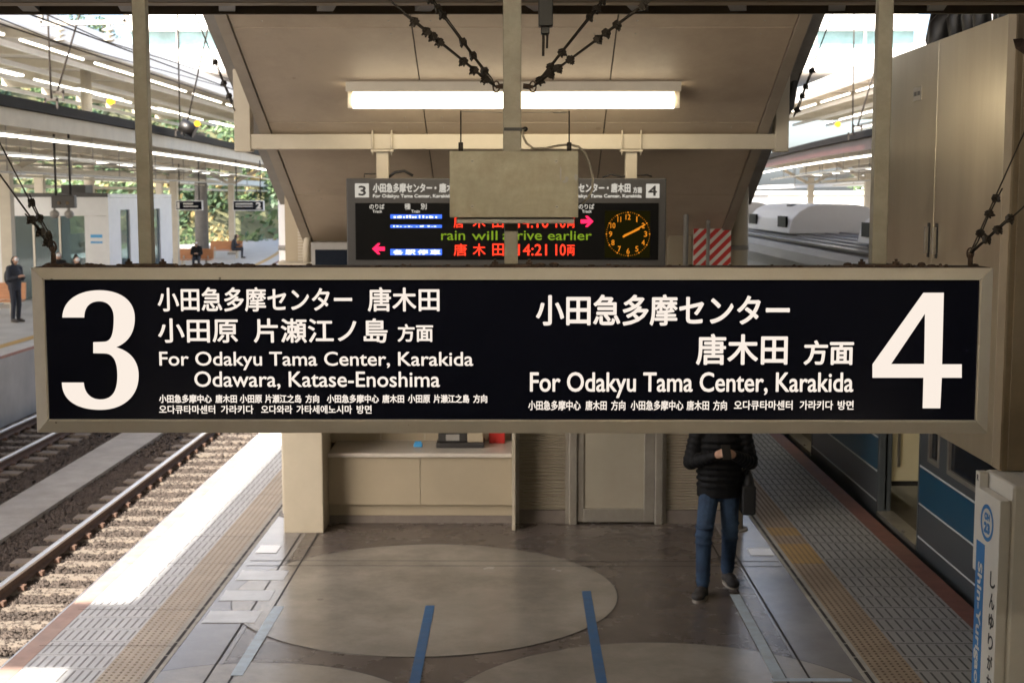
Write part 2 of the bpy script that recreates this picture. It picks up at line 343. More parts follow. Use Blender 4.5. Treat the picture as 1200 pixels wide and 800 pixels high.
def wr(mb, s, u0, v0, u1, v1, Y, bold=0.0, mi=0, n=8):
    a = P(u0, v1, Y); b = P(u1, v0, Y); write(mb, s, a, UX, UZ, b.x-a.x, b.z-a.z, bold, mi, n)
def prect(mb, u0, v0, u1, v1, Y, mi=0):
    a = P(u0, v1, Y); b = P(u1, v0, Y); mb.quad((a.x,Y,a.z),(b.x,Y,a.z),(b.x,Y,b.z),(a.x,Y,b.z), mi)

# ------------------------------------------------------------------ the setting: ground, platforms, track bed
RAILZ = -1.1
b = MB(); b.quad((-400,-60,-1.75),(400,-60,-1.75),(400,600,-1.75),(-400,600,-1.75)); struct('ground', b, M['earth'])
XL, XR = -3.70, 3.70
b = MB(); b.box(XL+0.02, XR-0.02, -14, 75, -1.7, 0); struct('platform', b, M['floor'])
b = MB(); b.box(-10.6, XL-0.15, -14, 75, -1.7, -1.34); struct('track_bed', b, M['ballast_bed'])
b = MB(); b.box(XR+0.1, 10.6, -14, 75, -1.7, -1.34); struct('track_bed', b, M['ballast_bed'])

def strip(name, x0, x1, y0, y1, z, m, h=0.004):
    b = MB(); b.box(x0, x1, y0, y1, z, z+h); return struct(name, b, m)
# circles inlaid in the floor
def disc(cx, cy, r, z, xa=-1e9, xb=1e9):
    n = 96; pts = []
    for i in range(n):
        a = 2*math.pi*i/n; pts.append((min(max(cx + r*math.cos(a), xa), xb), cy + r*math.sin(a)))
    return pts
for cx, cy, r in ((-0.80, 11.3, 1.62), (1.0, 8.45, 1.56), (-1.85, 8.2, 1.35), (-0.2, 5.2, 1.6), (0.4, 30, 1.6)):
    b = MB(); b.prism_z(disc(cx, cy, r, 0), 0.0, 0.0052); 
    gp = disc(cx, cy, r+0.007, 0); gq = disc(cx, cy, r, 0)
    for i in range(len(gp)):
        j = (i+1) % len(gp); b.quad((*gq[i], .0054), (*gp[i], .0054), (*gp[j], .0054), (*gq[j], .0054), 1)
    struct('floor_circle', b, [M['circle'], M['groove']])
# strips beyond the drain on either side
def edge_strips(sx, xd, xt0, xt1, xe):
    """xd drain, xt0..xt1 dotted strip, ..xe bar tiles, ..XL red; all as distances from the middle"""
    def sp(name, a, c, m, z=0.0, h=0.004): return strip(name, min(sx*a, sx*c), max(sx*a, sx*c), -13, 74, z, m, h)
    sp('floor_slab', xd-0.44, xd-0.03, M['slab'], 0, 0.003)
    sp('drain_line', xd-0.03, xt0, M['curb'], 0, 0.006)
    b = MB()                                     # drain slots
    y = 4.0
    while y < 26:
        b.box(min(sx*(xd+.0), sx*(xd+.025)), max(sx*(xd+.0), sx*(xd+.025)), y, y+.28, 0.004, 0.0075); y += 0.3
    struct('drain_slots', b, M['groove'])
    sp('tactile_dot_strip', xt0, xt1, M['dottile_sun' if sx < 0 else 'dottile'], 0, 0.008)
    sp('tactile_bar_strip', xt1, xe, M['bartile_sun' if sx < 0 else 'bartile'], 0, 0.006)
    sp('edge_strip', xe, 3.70, M['red_sun' if sx < 0 else 'red'], 0, 0.008)
    b = MB(); y = 7.0                            # raised nubs
    while y < 26:
        for k in range(6):
            x = sx*(xt0 + (k+.5)*(xt1-xt0)/6); r0, r1 = .0125, .008
            vs = [(x + r0*math.cos(a), y + r0*math.sin(a), .008) for a in [i*math.pi/3 for i in range(6)]] + [(x + r1*math.cos(a), y + r1*math.sin(a), .013) for a in [i*math.pi/3 for i in range(6)]]
            b.add(vs, [(6,7,8,9,10,11)] + [(i,(i+1)%6,6+(i+1)%6,6+i) for i in range(6)])
        y += 0.054
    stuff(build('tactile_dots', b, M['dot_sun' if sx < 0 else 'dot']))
    b = MB(); y = 7.0; w = (xe - xt1); nt_ = 2
    while y < 27:
        for k in range(10):
            x = sx*(xt1 + (k+.5)*w/10)
            b.box(x-.007, x+.007, y+.035, y+.265, 0.0058, 0.0085)
        b.box(min(sx*xt1, sx*xe), max(sx*xt1, sx*xe), y-.004, y+.004, 0.0057, 0.0080)
        y += 0.3
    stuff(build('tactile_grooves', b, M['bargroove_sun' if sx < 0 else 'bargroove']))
edge_strips(-1, 2.58, 2.64, 2.95, 3.55)
edge_strips(1, 2.43, 2.49, 2.79, 3.52)
for x in (-2.19, -2.02, 1.855, 2.02): strip('floor_joint', x-.008, x+.008, 3, 13.35, 0.0053, M['groove'], 0.0008)
for y in (12.15, 12.32): strip('floor_joint', -2.5, 2.4, y-.006, y+.006, 0.0055, M['groove'], 0.0006)
b = MB()
for y in (15.1, 13.2, 12.2, 9.9, 8.9, 10.8): b.box(-3.6, -2.55, y-.004, y+.004, .0085, .0088)
struct('tile_joint', b, M['groove'])
def marking(x0, y0, x1, y1, w, m, label, group=None):
    d = Vector((x1-x0, y1-y0, 0)).normalized(); n = Vector((-d.y, d.x, 0))*w/2; b = MB()
    vs = [Vector((x0,y0,0))+n, Vector((x0,y0,0))-n, Vector((x1,y1,0))-n, Vector((x1,y1,0))+n]
    b.prism_z([(v.x, v.y) for v in vs], 0.0068, 0.0082)
    return tag(build('floor_tape', b, m), label, 'floor tape', group)
a = G(504, 710); c = G(486, 800); k = (c-a); marking(a.x, a.y, a.x+k.x*2, a.y+k.y*2, .075, M['blue'], 'dark blue floor tape crossing the big pale circle left of the middle', 'blue queue tapes')
a = G(687, 693); c = G(705, 800); k = (c-a); marking(a.x, a.y, a.x+k.x*2, a.y+k.y*2, .075, M['blue'], 'dark blue floor tape running off the right rim of the big pale circle', 'blue queue tapes')
a = G(327, 711); c = G(277, 792); marking(a.x, a.y, c.x, c.y, .085, M['paleblue'], 'worn pale blue floor tape beside the sunny platform edge', 'pale queue tapes')
a = G(861, 697); c = G(914, 796); marking(a.x, a.y, c.x, c.y, .085, M['paleblue'], 'worn pale blue floor tape in front of the walking man', 'pale queue tapes')
a = G(905, 797); marking(a.x, a.y, a.x+.55, a.y, .06, M['paleblue'], 'short crosswise pale blue tape closing the tape before the walking man', 'pale queue tapes')
for u0, v0, u1, v1, lb in ((299, 639, 322, 648, 'small square white marker on the floor beside the sunny platform edge'), (880, 643, 902, 651, 'small square white marker on the floor beside the yellow tile')):
    a = G(u0, v1); c = G(u1, v0); b = MB(); b.box(a.x, max(c.x, a.x+.2), a.y, c.y, .0064, .008)
    tag(build('floor_marker', b, M['white']), lb, 'floor marker', 'white floor markers')
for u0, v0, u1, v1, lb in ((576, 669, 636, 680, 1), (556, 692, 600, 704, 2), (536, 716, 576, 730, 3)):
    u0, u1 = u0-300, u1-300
    a = G(u0, v1); c = G(u1, v0); b = MB(); b.box(a.x, a.x+.42, a.y, c.y, .0064, .0078)  # sky reflection laid on the floor as a pale slab
    tag(build('floor_glare', b, M['patch']), 'pale patch of painted sky reflection on the floor, ' + ('farthest', 'middle', 'nearest')[lb-1] + ' of three beside the drain', 'floor patch', 'pale floor patches')
for v0, v1 in ((638, 661), (619, 628)):
    a = G(950, v1); c = G(950, v0); b = MB(); b.box(2.49, 2.79, a.y, c.y, .0085, .0098)
    tag(build('yellow_tile', b, M['yellowtile']), ('large' if v0 == 638 else 'small') + ' yellow replacement patch in the dotted warning strip by the train', 'tactile tile', 'yellow tactile patches')

# ballast stones in view
b = MB(); rn = random.Random(3)
def stones(x0, x1, y0, y1, n, zf, r0=.018, r1=.036):
    for _ in range(n):
        x, y = rn.uniform(x0, x1), rn.uniform(y0, y1); r = rn.uniform(r0, r1)
        z = zf(x) + rn.uniform(-.01, .02); q = rn.random()*6.28
        vs = []
        for k in range(4):
            a = q + k*math.pi/2 + rn.uniform(-.4, .4); vs.append((x + r*math.cos(a)*rn.uniform(.8,1.3), y + r*math.sin(a)*rn.uniform(.8,1.3), z + rn.uniform(-.3,.3)*r))
        vs += [(x + rn.uniform(-.4,.4)*r, y + rn.uniform(-.4,.4)*r, z + r*.75), (x, y, z - r*.8)]
        b.add(vs, [(0,1,4),(1,2,4),(2,3,4),(3,0,4),(1,0,5),(2,1,5),(3,2,5),(0,3,5)])
stones(-7.0, -3.86, 13.5, 24, 30000, lambda x: -1.315)
stones(-7.0, -3.86, 24, 40, 9000, lambda x: -1.315, .03, .05)
stones(-10.4, -7.8, 16, 26, 9000, lambda x: -1.32, .025, .045)
stones(-10.4, -7.8, 26, 44, 5000, lambda x: -1.32, .035, .055)
stuff(build('ballast', b, M['ballast']))
b = MB()
for i in range(-4, 30): b.box(-7.78, -6.99, 4+i*2.0, 4+i*2.0+1.985, -1.34, -1.24)
struct('cable_trough_path', b, M['conc'])

def rail(x, lb):
    t = thing('rail', lb, 'rail', (x, 20, RAILZ-.15), 'steel rails of the tracks')
    b = MB(); b.prism_y([(x-.033, RAILZ-.038), (x-.033, RAILZ-.006), (x-.025, RAILZ), (x+.025, RAILZ), (x+.033, RAILZ-.006), (x+.033, RAILZ-.038)], -12, 70)
    build('rail_head', b, M['railtop'], t)
    b = MB(); b.prism_y([(x-.063, RAILZ-.153), (x-.063, RAILZ-.14), (x-.01, RAILZ-.12), (x-.01, RAILZ-.039), (x+.01, RAILZ-.039), (x+.01, RAILZ-.12), (x+.063, RAILZ-.14), (x+.063, RAILZ-.153)], -12, 70)
    build('rail_web', b, M['railweb'], t)
rail(-6.0, 'sunlit steel rail with a bright polished head, beside the sunny platform edge')
rail(-4.92, 'rusty steel rail tucked close under the sunny platform edge')
rail(-8.85, 'dark steel rail beside the grey concrete walkway between the tracks')
rail(-9.92, 'dark steel rail nearest the far platform on the left')
sb = MB(); sb.prism_y([(-1.0,-.07),(1.0,-.07),(1.0,.04),(.7,.05),(.3,.012),(-.3,.012),(-.7,.05),(-1.0,.04)], -.12, .12)
for s in (-.6, .48):               # fastenings on each sleeper
    for d in (-.11, .11): sb.box(s+d-.035+.06, s+d+.035+.06, -.05, .05, .03, .085, 1)
first = None
for tx in (-5.46, -9.39):
    for i in range(34):
        y = 12.6 + i*.62 + rn.uniform(-.02, .02)
        if tx < -6 and i < 8: continue
        if first is None: first = build('sleeper', sb, [M['sleeper'], M['railweb']]); o = first
        else: o = first.copy(); COL.objects.link(o)
        o.location = (tx, y, -1.305)
        tag(o, 'concrete sleeper under the ' + ('sunlit rails beside the sunny platform edge' if tx > -6 else 'dark rails nearest the far platform'), 'sleeper', 'sleepers of the near left track' if tx > -6 else 'sleepers of the far left track')

# far platforms, gently curving away
def edge_x(y): return 10.75 + (0.0013*(y-35)**2 if y > 35 else 0)
for sx in (-1, 1):
    pts = [(sx*edge_x(y), y) for y in range(-14, 111, 4)]
    out = [(sx*26, y) for y in (110, -14)]
    b = MB(); b.prism_z(pts + out, -1.7, 0.0); struct('far_platform', b, M['opp'])
    ys = list(range(-14, 111, 4))
    for a0, a1, m, z in ((0, .2, 'red', .004), (.75, 1.05, 'yellowtile', .004)):
        b = MB()
        for i in range(len(ys)-1):
            y, q = ys[i], ys[i+1]
            b.quad((sx*(edge_x(y)+a0), y, z), (sx*(edge_x(y)+a1), y, z), (sx*(edge_x(q)+a1), q, z), (sx*(edge_x(q)+a0), q, z))
        struct('far_platform_line', b, M[m])

# ------------------------------------------------------------------ overhead: deck over the stairs, added shading decks, roofs
b = MB(); b.box(-5.2, 5.2, -9.0, 6.05, 4.36, 4.6)
struct('ceiling', b, M['brown'])
b = MB(); b.box(-5.2, 5.2, -9.2, -9.0, 0, 4.6); struct('unseen_back_wall', b, M['creamw'])  # unseen wall added to shut out daylight from behind
for x in (-5.5, 5.25):
    b = MB(); b.box(x, x+.25, -9, 4.6, -1.7, 4.6); struct('unseen_side_wall', b, M['creamw'])  # unseen walls added to cut daylight from the sides
t = thing('ceiling_edge', 'dark brown slotted steel edge of the ceiling across the top of the picture', 'ceiling edge', (0, 6.3, 4.2))
b = MB(); b.box(-4.6, 4.6, 5.2, 6.14, 4.2, 4.355); build('edge_beam', b, M['brown'], t, bevel=.006)
b = MB(); b.box(-4.6, 4.6, 6.20, 6.30, 4.205, 4.24); build('edge_rail', b, M['beige'], t, bevel=.004)
b = MB(); b.box(-4.6, 4.6, 6.142, 6.56, 4.30, 4.355); build('recess', b, M['dark'], t)
b = MB(); b.box(-4.6, 4.6, 6.535, 6.56, 4.2, 4.298); build('edge_lip', b, M['brown'], t)
for i in range(-7, 8):
    x = i*.46 + .05; b = MB(); b.bar((x, 6.302, 4.226), (x+.05*(-1 if x < 0 else 1), 6.533, 4.226), .075, .03); build('bracket', b, M['greyp'], t)
def shade_deck(name, lb, x0, x1, y0, y1, z):
    b = MB(); b.box(x0, x1, y0, y1, z, z+.5); tag(build(name, b, M['wroof']), lb, 'deck')
DECK_L, DECK_R = -8.75, 14.0
shade_deck('unseen_shade_deck', 'unseen beige deck added high above the island platform for its shade', DECK_L, DECK_R, -14, 38, 9.0)  # unseen, placed so that sun reaches only the left platform edge
shade_deck('unseen_side_deck', 'unseen low deck added beside the stairs to shade the right platform edge', 5.25, 13.0, -10, 14.2, 5.6)  # unseen, added to darken the right side
b = MB(); b.box(-15.3, DECK_L, 0.15, 1.2, 9.05, 9.6); tag(build('unseen_shade_beam', b, M['wsteel']), 'unseen white beam added across the gap to shade the platform edge', 'beam')  # unseen, added to cast the shadow gap in the sunny edge

def tube_light(x0, y0, x1, y1, z, m='tube_far', parent_group=None, lb=None, tray='canopy_beige', r=.03):
    t = thing('fluorescent_light', lb, 'light', ((x0+x1)/2, (y0+y1)/2, z), parent_group)
    b = MB(); b.bar((x0,y0,z+.05), (x1,y1,z+.05), .12, .05); build('tray', b, M[tray], t)
    b = MB(); b.tube([(x0,y0,z), (x1,y1,z)], r, 8); build('tube', b, M[m], t)
    return t
def canopy(sx):
    side = 'left' if sx < 0 else 'right'
    ys = [4, 10, 16, 22, 28, 34, 40, 46, 52, 58, 64, 70, 76, 82]
    ex = lambda y: sx*(10.4 + (0.0011*(y-28)**2 if y > 28 else 0))
    t = thing('platform_canopy', 'long curved canopy with %s edge over the %s far platform' % (('dark', 'left') if sx < 0 else ('maroon', 'right')), 'canopy', (sx*14, 20, 4.8))
    def run(dx0, dx1, z0, z1, name, m):
        b = MB()
        for i in range(len(ys)-1):
            y, q = ys[i], ys[i+1]
            A = [(ex(y)+sx*dx0, y), (ex(y)+sx*dx1, y), (ex(q)+sx*dx1, q), (ex(q)+sx*dx0, q)]
            b.prism_z(A if sx < 0 else A[::-1], z0, z1)
        return build(name, b, M[m], t)
    run(-.12, .12, 5.14, 5.36, 'gutter', 'gutter')
    run(0.0, .08, 4.78, 5.135, 'fascia', 'canopy_beige' if sx < 0 else 'gutter_red')
    run(.1, 7.0, 5.3, 5.36, 'roof_sheet', 'wroof')
    for y in range(18, 80, 4):
        b = MB(); b.box(*sorted((ex(y)+sx*.1, ex(y)+sx*7)), y-.1, y+.1, 4.95, 5.295); build('rafter', b, M['canopy_beige'], t)
    run(3.0, 3.2, 4.7, 4.945, 'purlin', 'canopy_beige'); run(6.0, 6.2, 4.6, 4.945, 'purlin', 'canopy_beige')
    run(4.3, 4.45, 4.1, 4.25, 'duct', 'canopy_beige')
    for dx, z, w, m in ((1.3, 4.3, .06, 'wsteel'), (1.9, 3.9, .05, 'greyp'), (3.6, 4.45, .07, 'wsteel'), (5.0, 3.95, .06, 'canopy_beige'), (6.7, 4.2, .1, 'wsteel')): run(dx, dx+w, z, z+w, 'pipe', m)
    for y in range(28, 78, 5):
        b = MB()
        for dx, z in ((1.32, 4.36), (1.92, 3.95), (5.02, 4.0)): b.tube([(ex(y)+sx*dx, y, z), (ex(y)+sx*dx, y, 5.29)], .018, 5)
        b.tube([(ex(y)+sx*1.3, y, 4.36), (ex(y)+sx*6.7, y+.6, 4.3)], .03, 5); build('pipe_hanger', b, M['greyp'], t)
    y = 17.0
    g = 'lights under the edge of the %s canopy' % side
    while y < 79:
        tube_light(ex(y)+sx*.35, y, ex(y+2.3)+sx*.35, y+2.3, 4.62, 'tube_far', g, 'tube light in the row under the edge of the %s far canopy' % side, r=.035); y += 2.5
    for row, (dx, z) in enumerate(((2.6, 4.4), (5.4, 4.3))):
        y = 27.0 + row*3
        while y < 74:
            tube_light(ex(y)+sx*dx, y, ex(y+4.4)+sx*dx, y+4.4, z, 'tube_far', 'inner lights of the %s canopy' % side, 'tube light in an inner row under the %s far canopy' % side, r=.028); y += 8
    for i, (y, dx) in enumerate(((41, 4.8), (62, 4.0), (79, 3.4), (52, 7.2), (73, 6.6))):
        x = ex(y)+sx*dx; c = thing('canopy_column', 'beige steel column of the %s far canopy, %s' % (side, ('nearest to the camera', 'third in line from the camera', 'last in line from the camera', 'second in line from the camera', 'fourth in line from the camera')[i]), 'column', (x, y, 0), 'columns of the %s canopy' % side)
        b = MB(); b.box(x-.16, x+.16, y-.16, y+.16, .12, 4.6); build('shaft', b, M['canopy_beige'], c)
        b = MB(); b.box(x-.24, x+.24, y-.24, y+.24, 0, .12); build('base', b, M['conc'], c)
        b = MB(); b.bar((x-.0, y, 4.0), (x-sx*1.6, y, 4.85), .16, .16); b.bar((x, y, 4.0), (x+sx*1.6, y, 4.85), .16, .16); build('brace', b, M['canopy_beige'], c)
    return ex
EXL = canopy(-1); EXR = canopy(1)

def high_roof(sx):
    side = 'left' if sx < 0 else 'right'
    t = thing('high_roof', 'tall beige roof with white edge beam above the %s far canopy' % side, 'roof', (sx*22, 30, 8.8))
    b = MB(); b.prism_y([(sx*15.6, 9.05), (sx*27, 9.5), (sx*27, 9.7), (sx*15.6, 9.25)][::(1 if sx > 0 else -1)], -6, 104); build('roof_sheet', b, M['wroof'], t)
    b = MB(); b.box(*sorted((sx*15.35, sx*15.6)), -6, 104, 8.55, 9.3); build('edge_beam', b, M['wsteel'], t)
    for i, y in enumerate(range(18, 104, 6)):
        b = MB(); b.prism_y([(sx*15.62, 8.75), (sx*27, 9.0), (sx*27, 9.49), (sx*15.62, 9.04)][::(1 if sx > 0 else -1)], y-.15, y+.15); build('beam', b, M['canopy_beige'], t)
    for x in (18, 20.5, 23, 25.5): 
        b = MB(); b.box(*sorted((sx*(x-.06), sx*(x+.06))), 15, 104, 8.55, 8.75); build('conduit', b, M['wsteel'], t)
    for row, (x, z, y) in enumerate(((16.6, 8.5, 22.0), (21.6, 8.5, 27.0), (18.9, 7.9, 46.0))):
        while y < 96:
            tube_light(sx*x, y, sx*x, y+6.5, z, 'tube_far', 'lights under the %s high roof' % side, 'tube light hanging under the %s high roof' % side, tray='wsteel', r=.045); y += (8.0, 8.6, 13)[row]
    for i, y in enumerate((30, 46, 62)):
        x = sx*19.5; b = MB(); b.tube([(x, y, 0), (x, y, 9.0)], .24, 12)
        tag(build('roof_column', b, M['canopy_beige']), 'tall round column carrying the %s high roof, number %d from the camera' % (side, i+1), 'column', 'columns of the %s high roof' % side)
high_roof(-1); high_roof(1)

# footbridge of the concourse across the tracks
t = thing('concourse_bridge', 'white enclosed bridge with a band of windows crossing high above the tracks', 'bridge', (0, 84, 10.85))
b = MB(); b.box(-24, 24, 84, 96, 10.85, 12.1); build('beam', b, M['wsteel'], t)
b = MB(); b.box(-24, 24, 84.8, 95, 12.11, 12.3); build('sill_wall', b, M['wsteel'], t)
b = MB(); b.box(-24, 24, 85, 85.1, 12.31, 13.35); build('window_band', b, M['teal'], t)
b = MB(); b.box(-24, 24, 84.2, 96, 13.36, 18.5); build('upper_wall', b, M['wsteel'], t)
for x in range(-21, 23, 3):
    b = MB(); b.box(x-.08, x+.08, 84.85, 84.98, 12.31, 13.355); build('mullion', b, M['wsteel'], t)
# rods that hang the canopy edges from above
def hanger(u0, v0, u1, v1, Y, lb, m='wire', r=.022, top_dy=0):
    a, c = P(u0, v0, Y), P(u1, v1, Y+top_dy); d = (c-a)
    t = thing('hanger_rod', lb, 'hanger rod', a, 'rods holding the canopy edges')
    b = MB(); b.tube([a, a + d*1.6], r, 6); build('rod', b, M[m], t)
    b = MB()
    for s in (-1, 1): b.box(a.x+s*.13-.02, a.x+s*.13+.02, a.y-.02, a.y+.02, a.z-.2, a.z+.05)
    b.box(a.x-.15, a.x+.15, a.y-.02, a.y+.02, a.z-.03, a.z+.02); build('bracket', b, M[m], t)
hanger(60, 117, 56, 18, 30.5, 'upright dark rod down to the left canopy gutter, near the picture edge')
hanger(67, 108, 93, 18, 30.6, 'slanting dark rod down to the left canopy gutter, near the picture edge')
hanger(211, 152, 208, 18, 41, 'thin upright dark rod down to the left canopy gutter beside the soffit', r=.025)
hanger(218, 150, 247, 18, 41.2, 'thin slanting dark rod down to the left canopy gutter beside the soffit', r=.025)
hanger(999, 157, 1001, 18, 44, 'upright dark rod down to the maroon canopy gutter on the right', r=.025)
hanger(1005, 148, 1026, 80, 44.2, 'slanting dark rod down to the maroon canopy gutter on the right', r=.03)
a = P(217, 150, 41); b = MB(); b.tube([(a.x-.1, a.y-.1, a.z+.1), (a.x+.32, a.y-.1, a.z-.12)], .2, 12)
tag(build('floodlight', b, M['cable']), 'dark round floodlight on the left canopy gutter beside the soffit', 'floodlight')
for u, v, Y in ((129, 119, 33), (231, 145, 40), (982, 146, 40)):
    a = P(u, v, Y); b = MB(); b.ell(a, .085); b.box(a.x-.03, a.x+.03, a.y+.05, a.y+.3, a.z-.03, a.z+.03)
    tag(build('warning_lamp', b, M['amber']), 'small glowing amber lamp under the %s' % {129:'left high roof near the picture edge', 231:'left canopy lights beside the soffit', 982:'right high roof'}[u], 'lamp')

YI = 27.0
t = thing('insulator_frame', 'white square frame with two ribbed insulators under the left high roof', 'insulator frame', P(98, 28, YI))
b = MB(); p, q = P(48, 28, YI), P(148, 26, YI)
b.bar(p, q, .09, .09); b.bar(p, p + Vector((0, 0, .9)), .09, .09); b.bar(q, q + Vector((0, 0, .9)), .09, .09); build('frame', b, M['greyp'], t)
for u in (69, 127):
    b = MB(); a = P(u, 28, YI)
    b.tube([a, a - Vector((0, 0, .36))], .04, 8)
    for k in range(3): b.tube([a - Vector((0, 0, .09 + .1*k)), a - Vector((0, 0, .12 + .1*k)), a - Vector((0, 0, .15 + .1*k))], [.05, .13, .05], 12)
    build('insulator', b, M['sign_white'], t)
for u, lb in ((69, 'left'), (127, 'right')):
    a = P(u, 28, YI) - Vector((0, 0, .38)); b = MB(); b.tube([(a.x, 4, a.z), (a.x, 70, a.z)], .016, 5); b.tube([(a.x, 4, a.z+.55), (a.x, 27, a.z+.02), (a.x, 50, a.z+.5), (a.x, 70, a.z+.1)], .012, 5)
    tag(build('overhead_wire', b, M['wire']), 'pair of dark overhead line wires running under the %s insulator' % lb, 'overhead wire')

# ------------------------------------------------------------------ stairs soffit and its frame
A0, A1 = P(262, 18, 9.8), P(347, 268, 13.3); B0, B1 = P(944, 18, 9.8), P(858, 268, 13.3)
t = thing('stair_soffit', 'sloping beige panelled underside of the stairs above the kiosk', 'soffit', (0, 11, 3.9))
SLL, SLR = (A0.x+A1.x)/2, (B0.x+B1.x)/2
def sz(y): return A0.z + (A1.z-A0.z)*(y-A0.y)/(A1.y-A0.y)
y0, y1 = 8.6, 13.9
def slab(x0, x1, ya, yb, d0, d1, name, m):
    b = MB(); b.prism_x([(ya, sz(ya)+d0), (yb, sz(yb)+d0), (yb, sz(yb)+d1), (ya, sz(ya)+d1)], x0, x1); return build(name, b, M[m], t)
rows = [8.6, 9.95, 11.28, 12.58, 13.9]; xs = [SLL+.07, SLL+1.36, SLR-1.34, SLR-.07]
for i in range(4):
    for j in range(3): slab(xs[j]+.005, xs[j+1]-.005, rows[i]+.005, rows[i+1]-.005, .0, .03, 'panel', 'soffit')
slab(SLL+.06, SLR-.06, y0, y1, .035, .2, 'panel_backing', 'dark')
for x0, x1 in ((SLL-.02, SLL+.066), (SLR-.066, SLR+.02)): slab(x0, x1, y0, y1, -.014, .45, 'stringer', 'soffitw')
slab(SLL-.3, SLR+.3, y0, y1, .5, .6, 'stair_flight', 'conc')
b = MB()
for i in range(3):
    for x in (SLL+.3, SLL+1.2, SLL+1.5, SLR-1.5, SLR-1.2, SLR-.3):
        for yy in (rows[i+1]-.08, rows[i+1]+.08): b.ell((x, yy, sz(yy)-.001), (.008,.008,.004), n=6, m=4)
build('screw', b, M['alu'], t)

YB = 11.42
a = P(279, 175, YB); c = P(926, 157, YB)
t = thing('steel_gantry', 'cream steel beam with upturned ends hung under the stairs soffit', 'gantry', (0, YB, a.z))
b = MB(); b.box(a.x+.1, c.x-.1, YB, YB+.12, a.z, c.z); build('crossbeam', b, M['cream'], t, bevel=.006)
for u0, u1 in ((275, 292), (908, 926)):
    p, q = P(u0, 178, YB), P(u1, 76, YB); b = MB(); b.box(p.x, q.x, YB-.01, YB+.14, p.z, q.z); build('end_post', b, M['cream'], t, bevel=.006)
for u in (448, 740):
    p, q = P(u-9, 180, YB), P(u+9, 150, YB)
    b = MB(); b.box(p.x-.03, q.x+.03, YB-.02, YB+.15, a.z-.02, a.z-.004)
    for s in (p.x-.015, q.x+.015): b.tube([(s, YB-.012, a.z-.05), (s, YB-.012, c.z+.03)], .008, 6)
    build('clamp', b, M['cream'], t)
    p, q = P(u-7, 212, YB), P(u+7, 176, YB); b = MB(); b.box(p.x, q.x, YB+.01, YB+.11, p.z, a.z-.021); build('drop_post', b, M['cream'], t, bevel=.004)
b = MB(); pts = [P(u, v, YB+.05) for u, v in ((455, 154), (470, 151), (560, 153), (640, 153), (700, 150), (760, 153), (850, 152), (890, 146), (912, 125), (921, 95), (922, 70), (905, 40))]
b.tube(pts, .022, 8); tag(build('cable_conduit', b, M['cablegrey']), 'grey cable lying along the cream gantry beam and bending up at its right end', 'cable')
b = MB(); b.tube([P(u, v, YB+.2) for u, v in ((926, 60), (931, 95), (926, 125), (916, 140))], .035, 8); tag(build('black_hose', b, M['cable']), 'thick black cable hanging behind the right end of the cream gantry', 'cable')
# fluorescent fitting on the soffit
YF = 10.75
a = P(407, 126, YF); c = P(797, 104, YF)
t = thing('fluorescent_fitting', 'long lit double tube light fixed to the stairs soffit', 'light', (0, YF, a.z+.1))
b = MB(); b.box(a.x, c.x, YF+.06, YF+.2, a.z+.10, c.z+.03); b.box(a.x, c.x, YF-.085, YF-.075, a.z+.115, c.z+.06); b.box(a.x, c.x, YF-.075, YF+.059, c.z+.04, c.z+.055); build('tray', b, M['canopy_beige'], t, bevel=.003)
for u0, u1 in ((414, 602), (604, 789)):
    p, q = P(u0, 118, YF), P(u1, 118, YF)
    b = MB(); b.tube([(p.x, YF, p.z), (q.x, YF, p.z)], .062, 14); build('tube', b, M['tube'], t)
for u in (411, 793):
    p = P(u, 118, YF); b = MB(); b.box(p.x-.02, p.x+.02, YF-.03, YF+.12, p.z-.06, p.z+.14); build('lamp_holder', b, M['canopy_beige'], t)

# ceiling lamps above the stairs, behind the top edge of the picture
for x, lb in ((-1.1, 'left'), (1.1, 'right')):
    tube_light(x-.6, 2.7, x+.6, 2.7, 4.26, 'tube_ceil', 'ceiling lights over the stairs', 'tube light on the brown ceiling over the stairs, %s of the pair' % lb, r=.02)

# ------------------------------------------------------------------ kiosk under the stairs
KX0, KX1, KY = -2.36, 2.28, 13.7
t = thing('kiosk', 'cream kiosk with counter, shutters and grey door under the stairs', 'kiosk', (0, KY, 0))
b = MB()
b.box(KX0, -.12, KY, KY+.25, 2.2, 3.6); b.box(KX0, KX0+.12, KY+.3, 24, 0, 3.4); b.box(KX1-.1, KX1, KY+.06, 24, 0, 3.4)
b.box(KX0+.13, -.1, KY+.75, KY+.85, .72, 2.19); b.box(-.12, KX1, KY+.10, KY+.2, 2.2, 3.6)
b.box(KX0+.1, KX1-.11, 23.8, 24, 0, 3.4); b.box(KX0, KX1, KY+.3, 24, 3.42, 3.55)
build('wall', b, M['creamw'], t)
a = P(333, 628, 13.38); c = P(377, 480, 13.38)
b = MB(); b.box(a.x, c.x, 13.38, 14.0, 0, 2.7); build('pillar', b, M['cream'], t, bevel=.008)
b = MB(); b.box(a.x-.07, a.x-.003, 13.7, 13.95, .12, 2.7); build('side_trim', b, M['canopy_beige'], t, bevel=.01)
pL, pR = c.x+.002, P(600, 560, 13.5).x
b = MB(); b.box(pL, pR-.003, KY+.02, KY+.76, .70, .745); build('counter_top', b, M['counter'], t, bevel=.008)
for x0, x1 in ((pL, (pL+pR)/2-.002), ((pL+pR)/2+.002, pR-.003)):
    b = MB(); b.box(x0, x1, KY+.06, KY+.1, .20, .698); build('counter_panel', b, M['creamw'], t, bevel=.003)
b = MB(); b.box(pL, pR-.003, KY+.13, KY+.17, 0.06, .6); build('recess_panel', b, M['creamw'], t)
b = MB(); b.box(pL, pR-.003, KY+.105, KY+.128, 0, .075); build('plinth', b, M['plinth'], t)
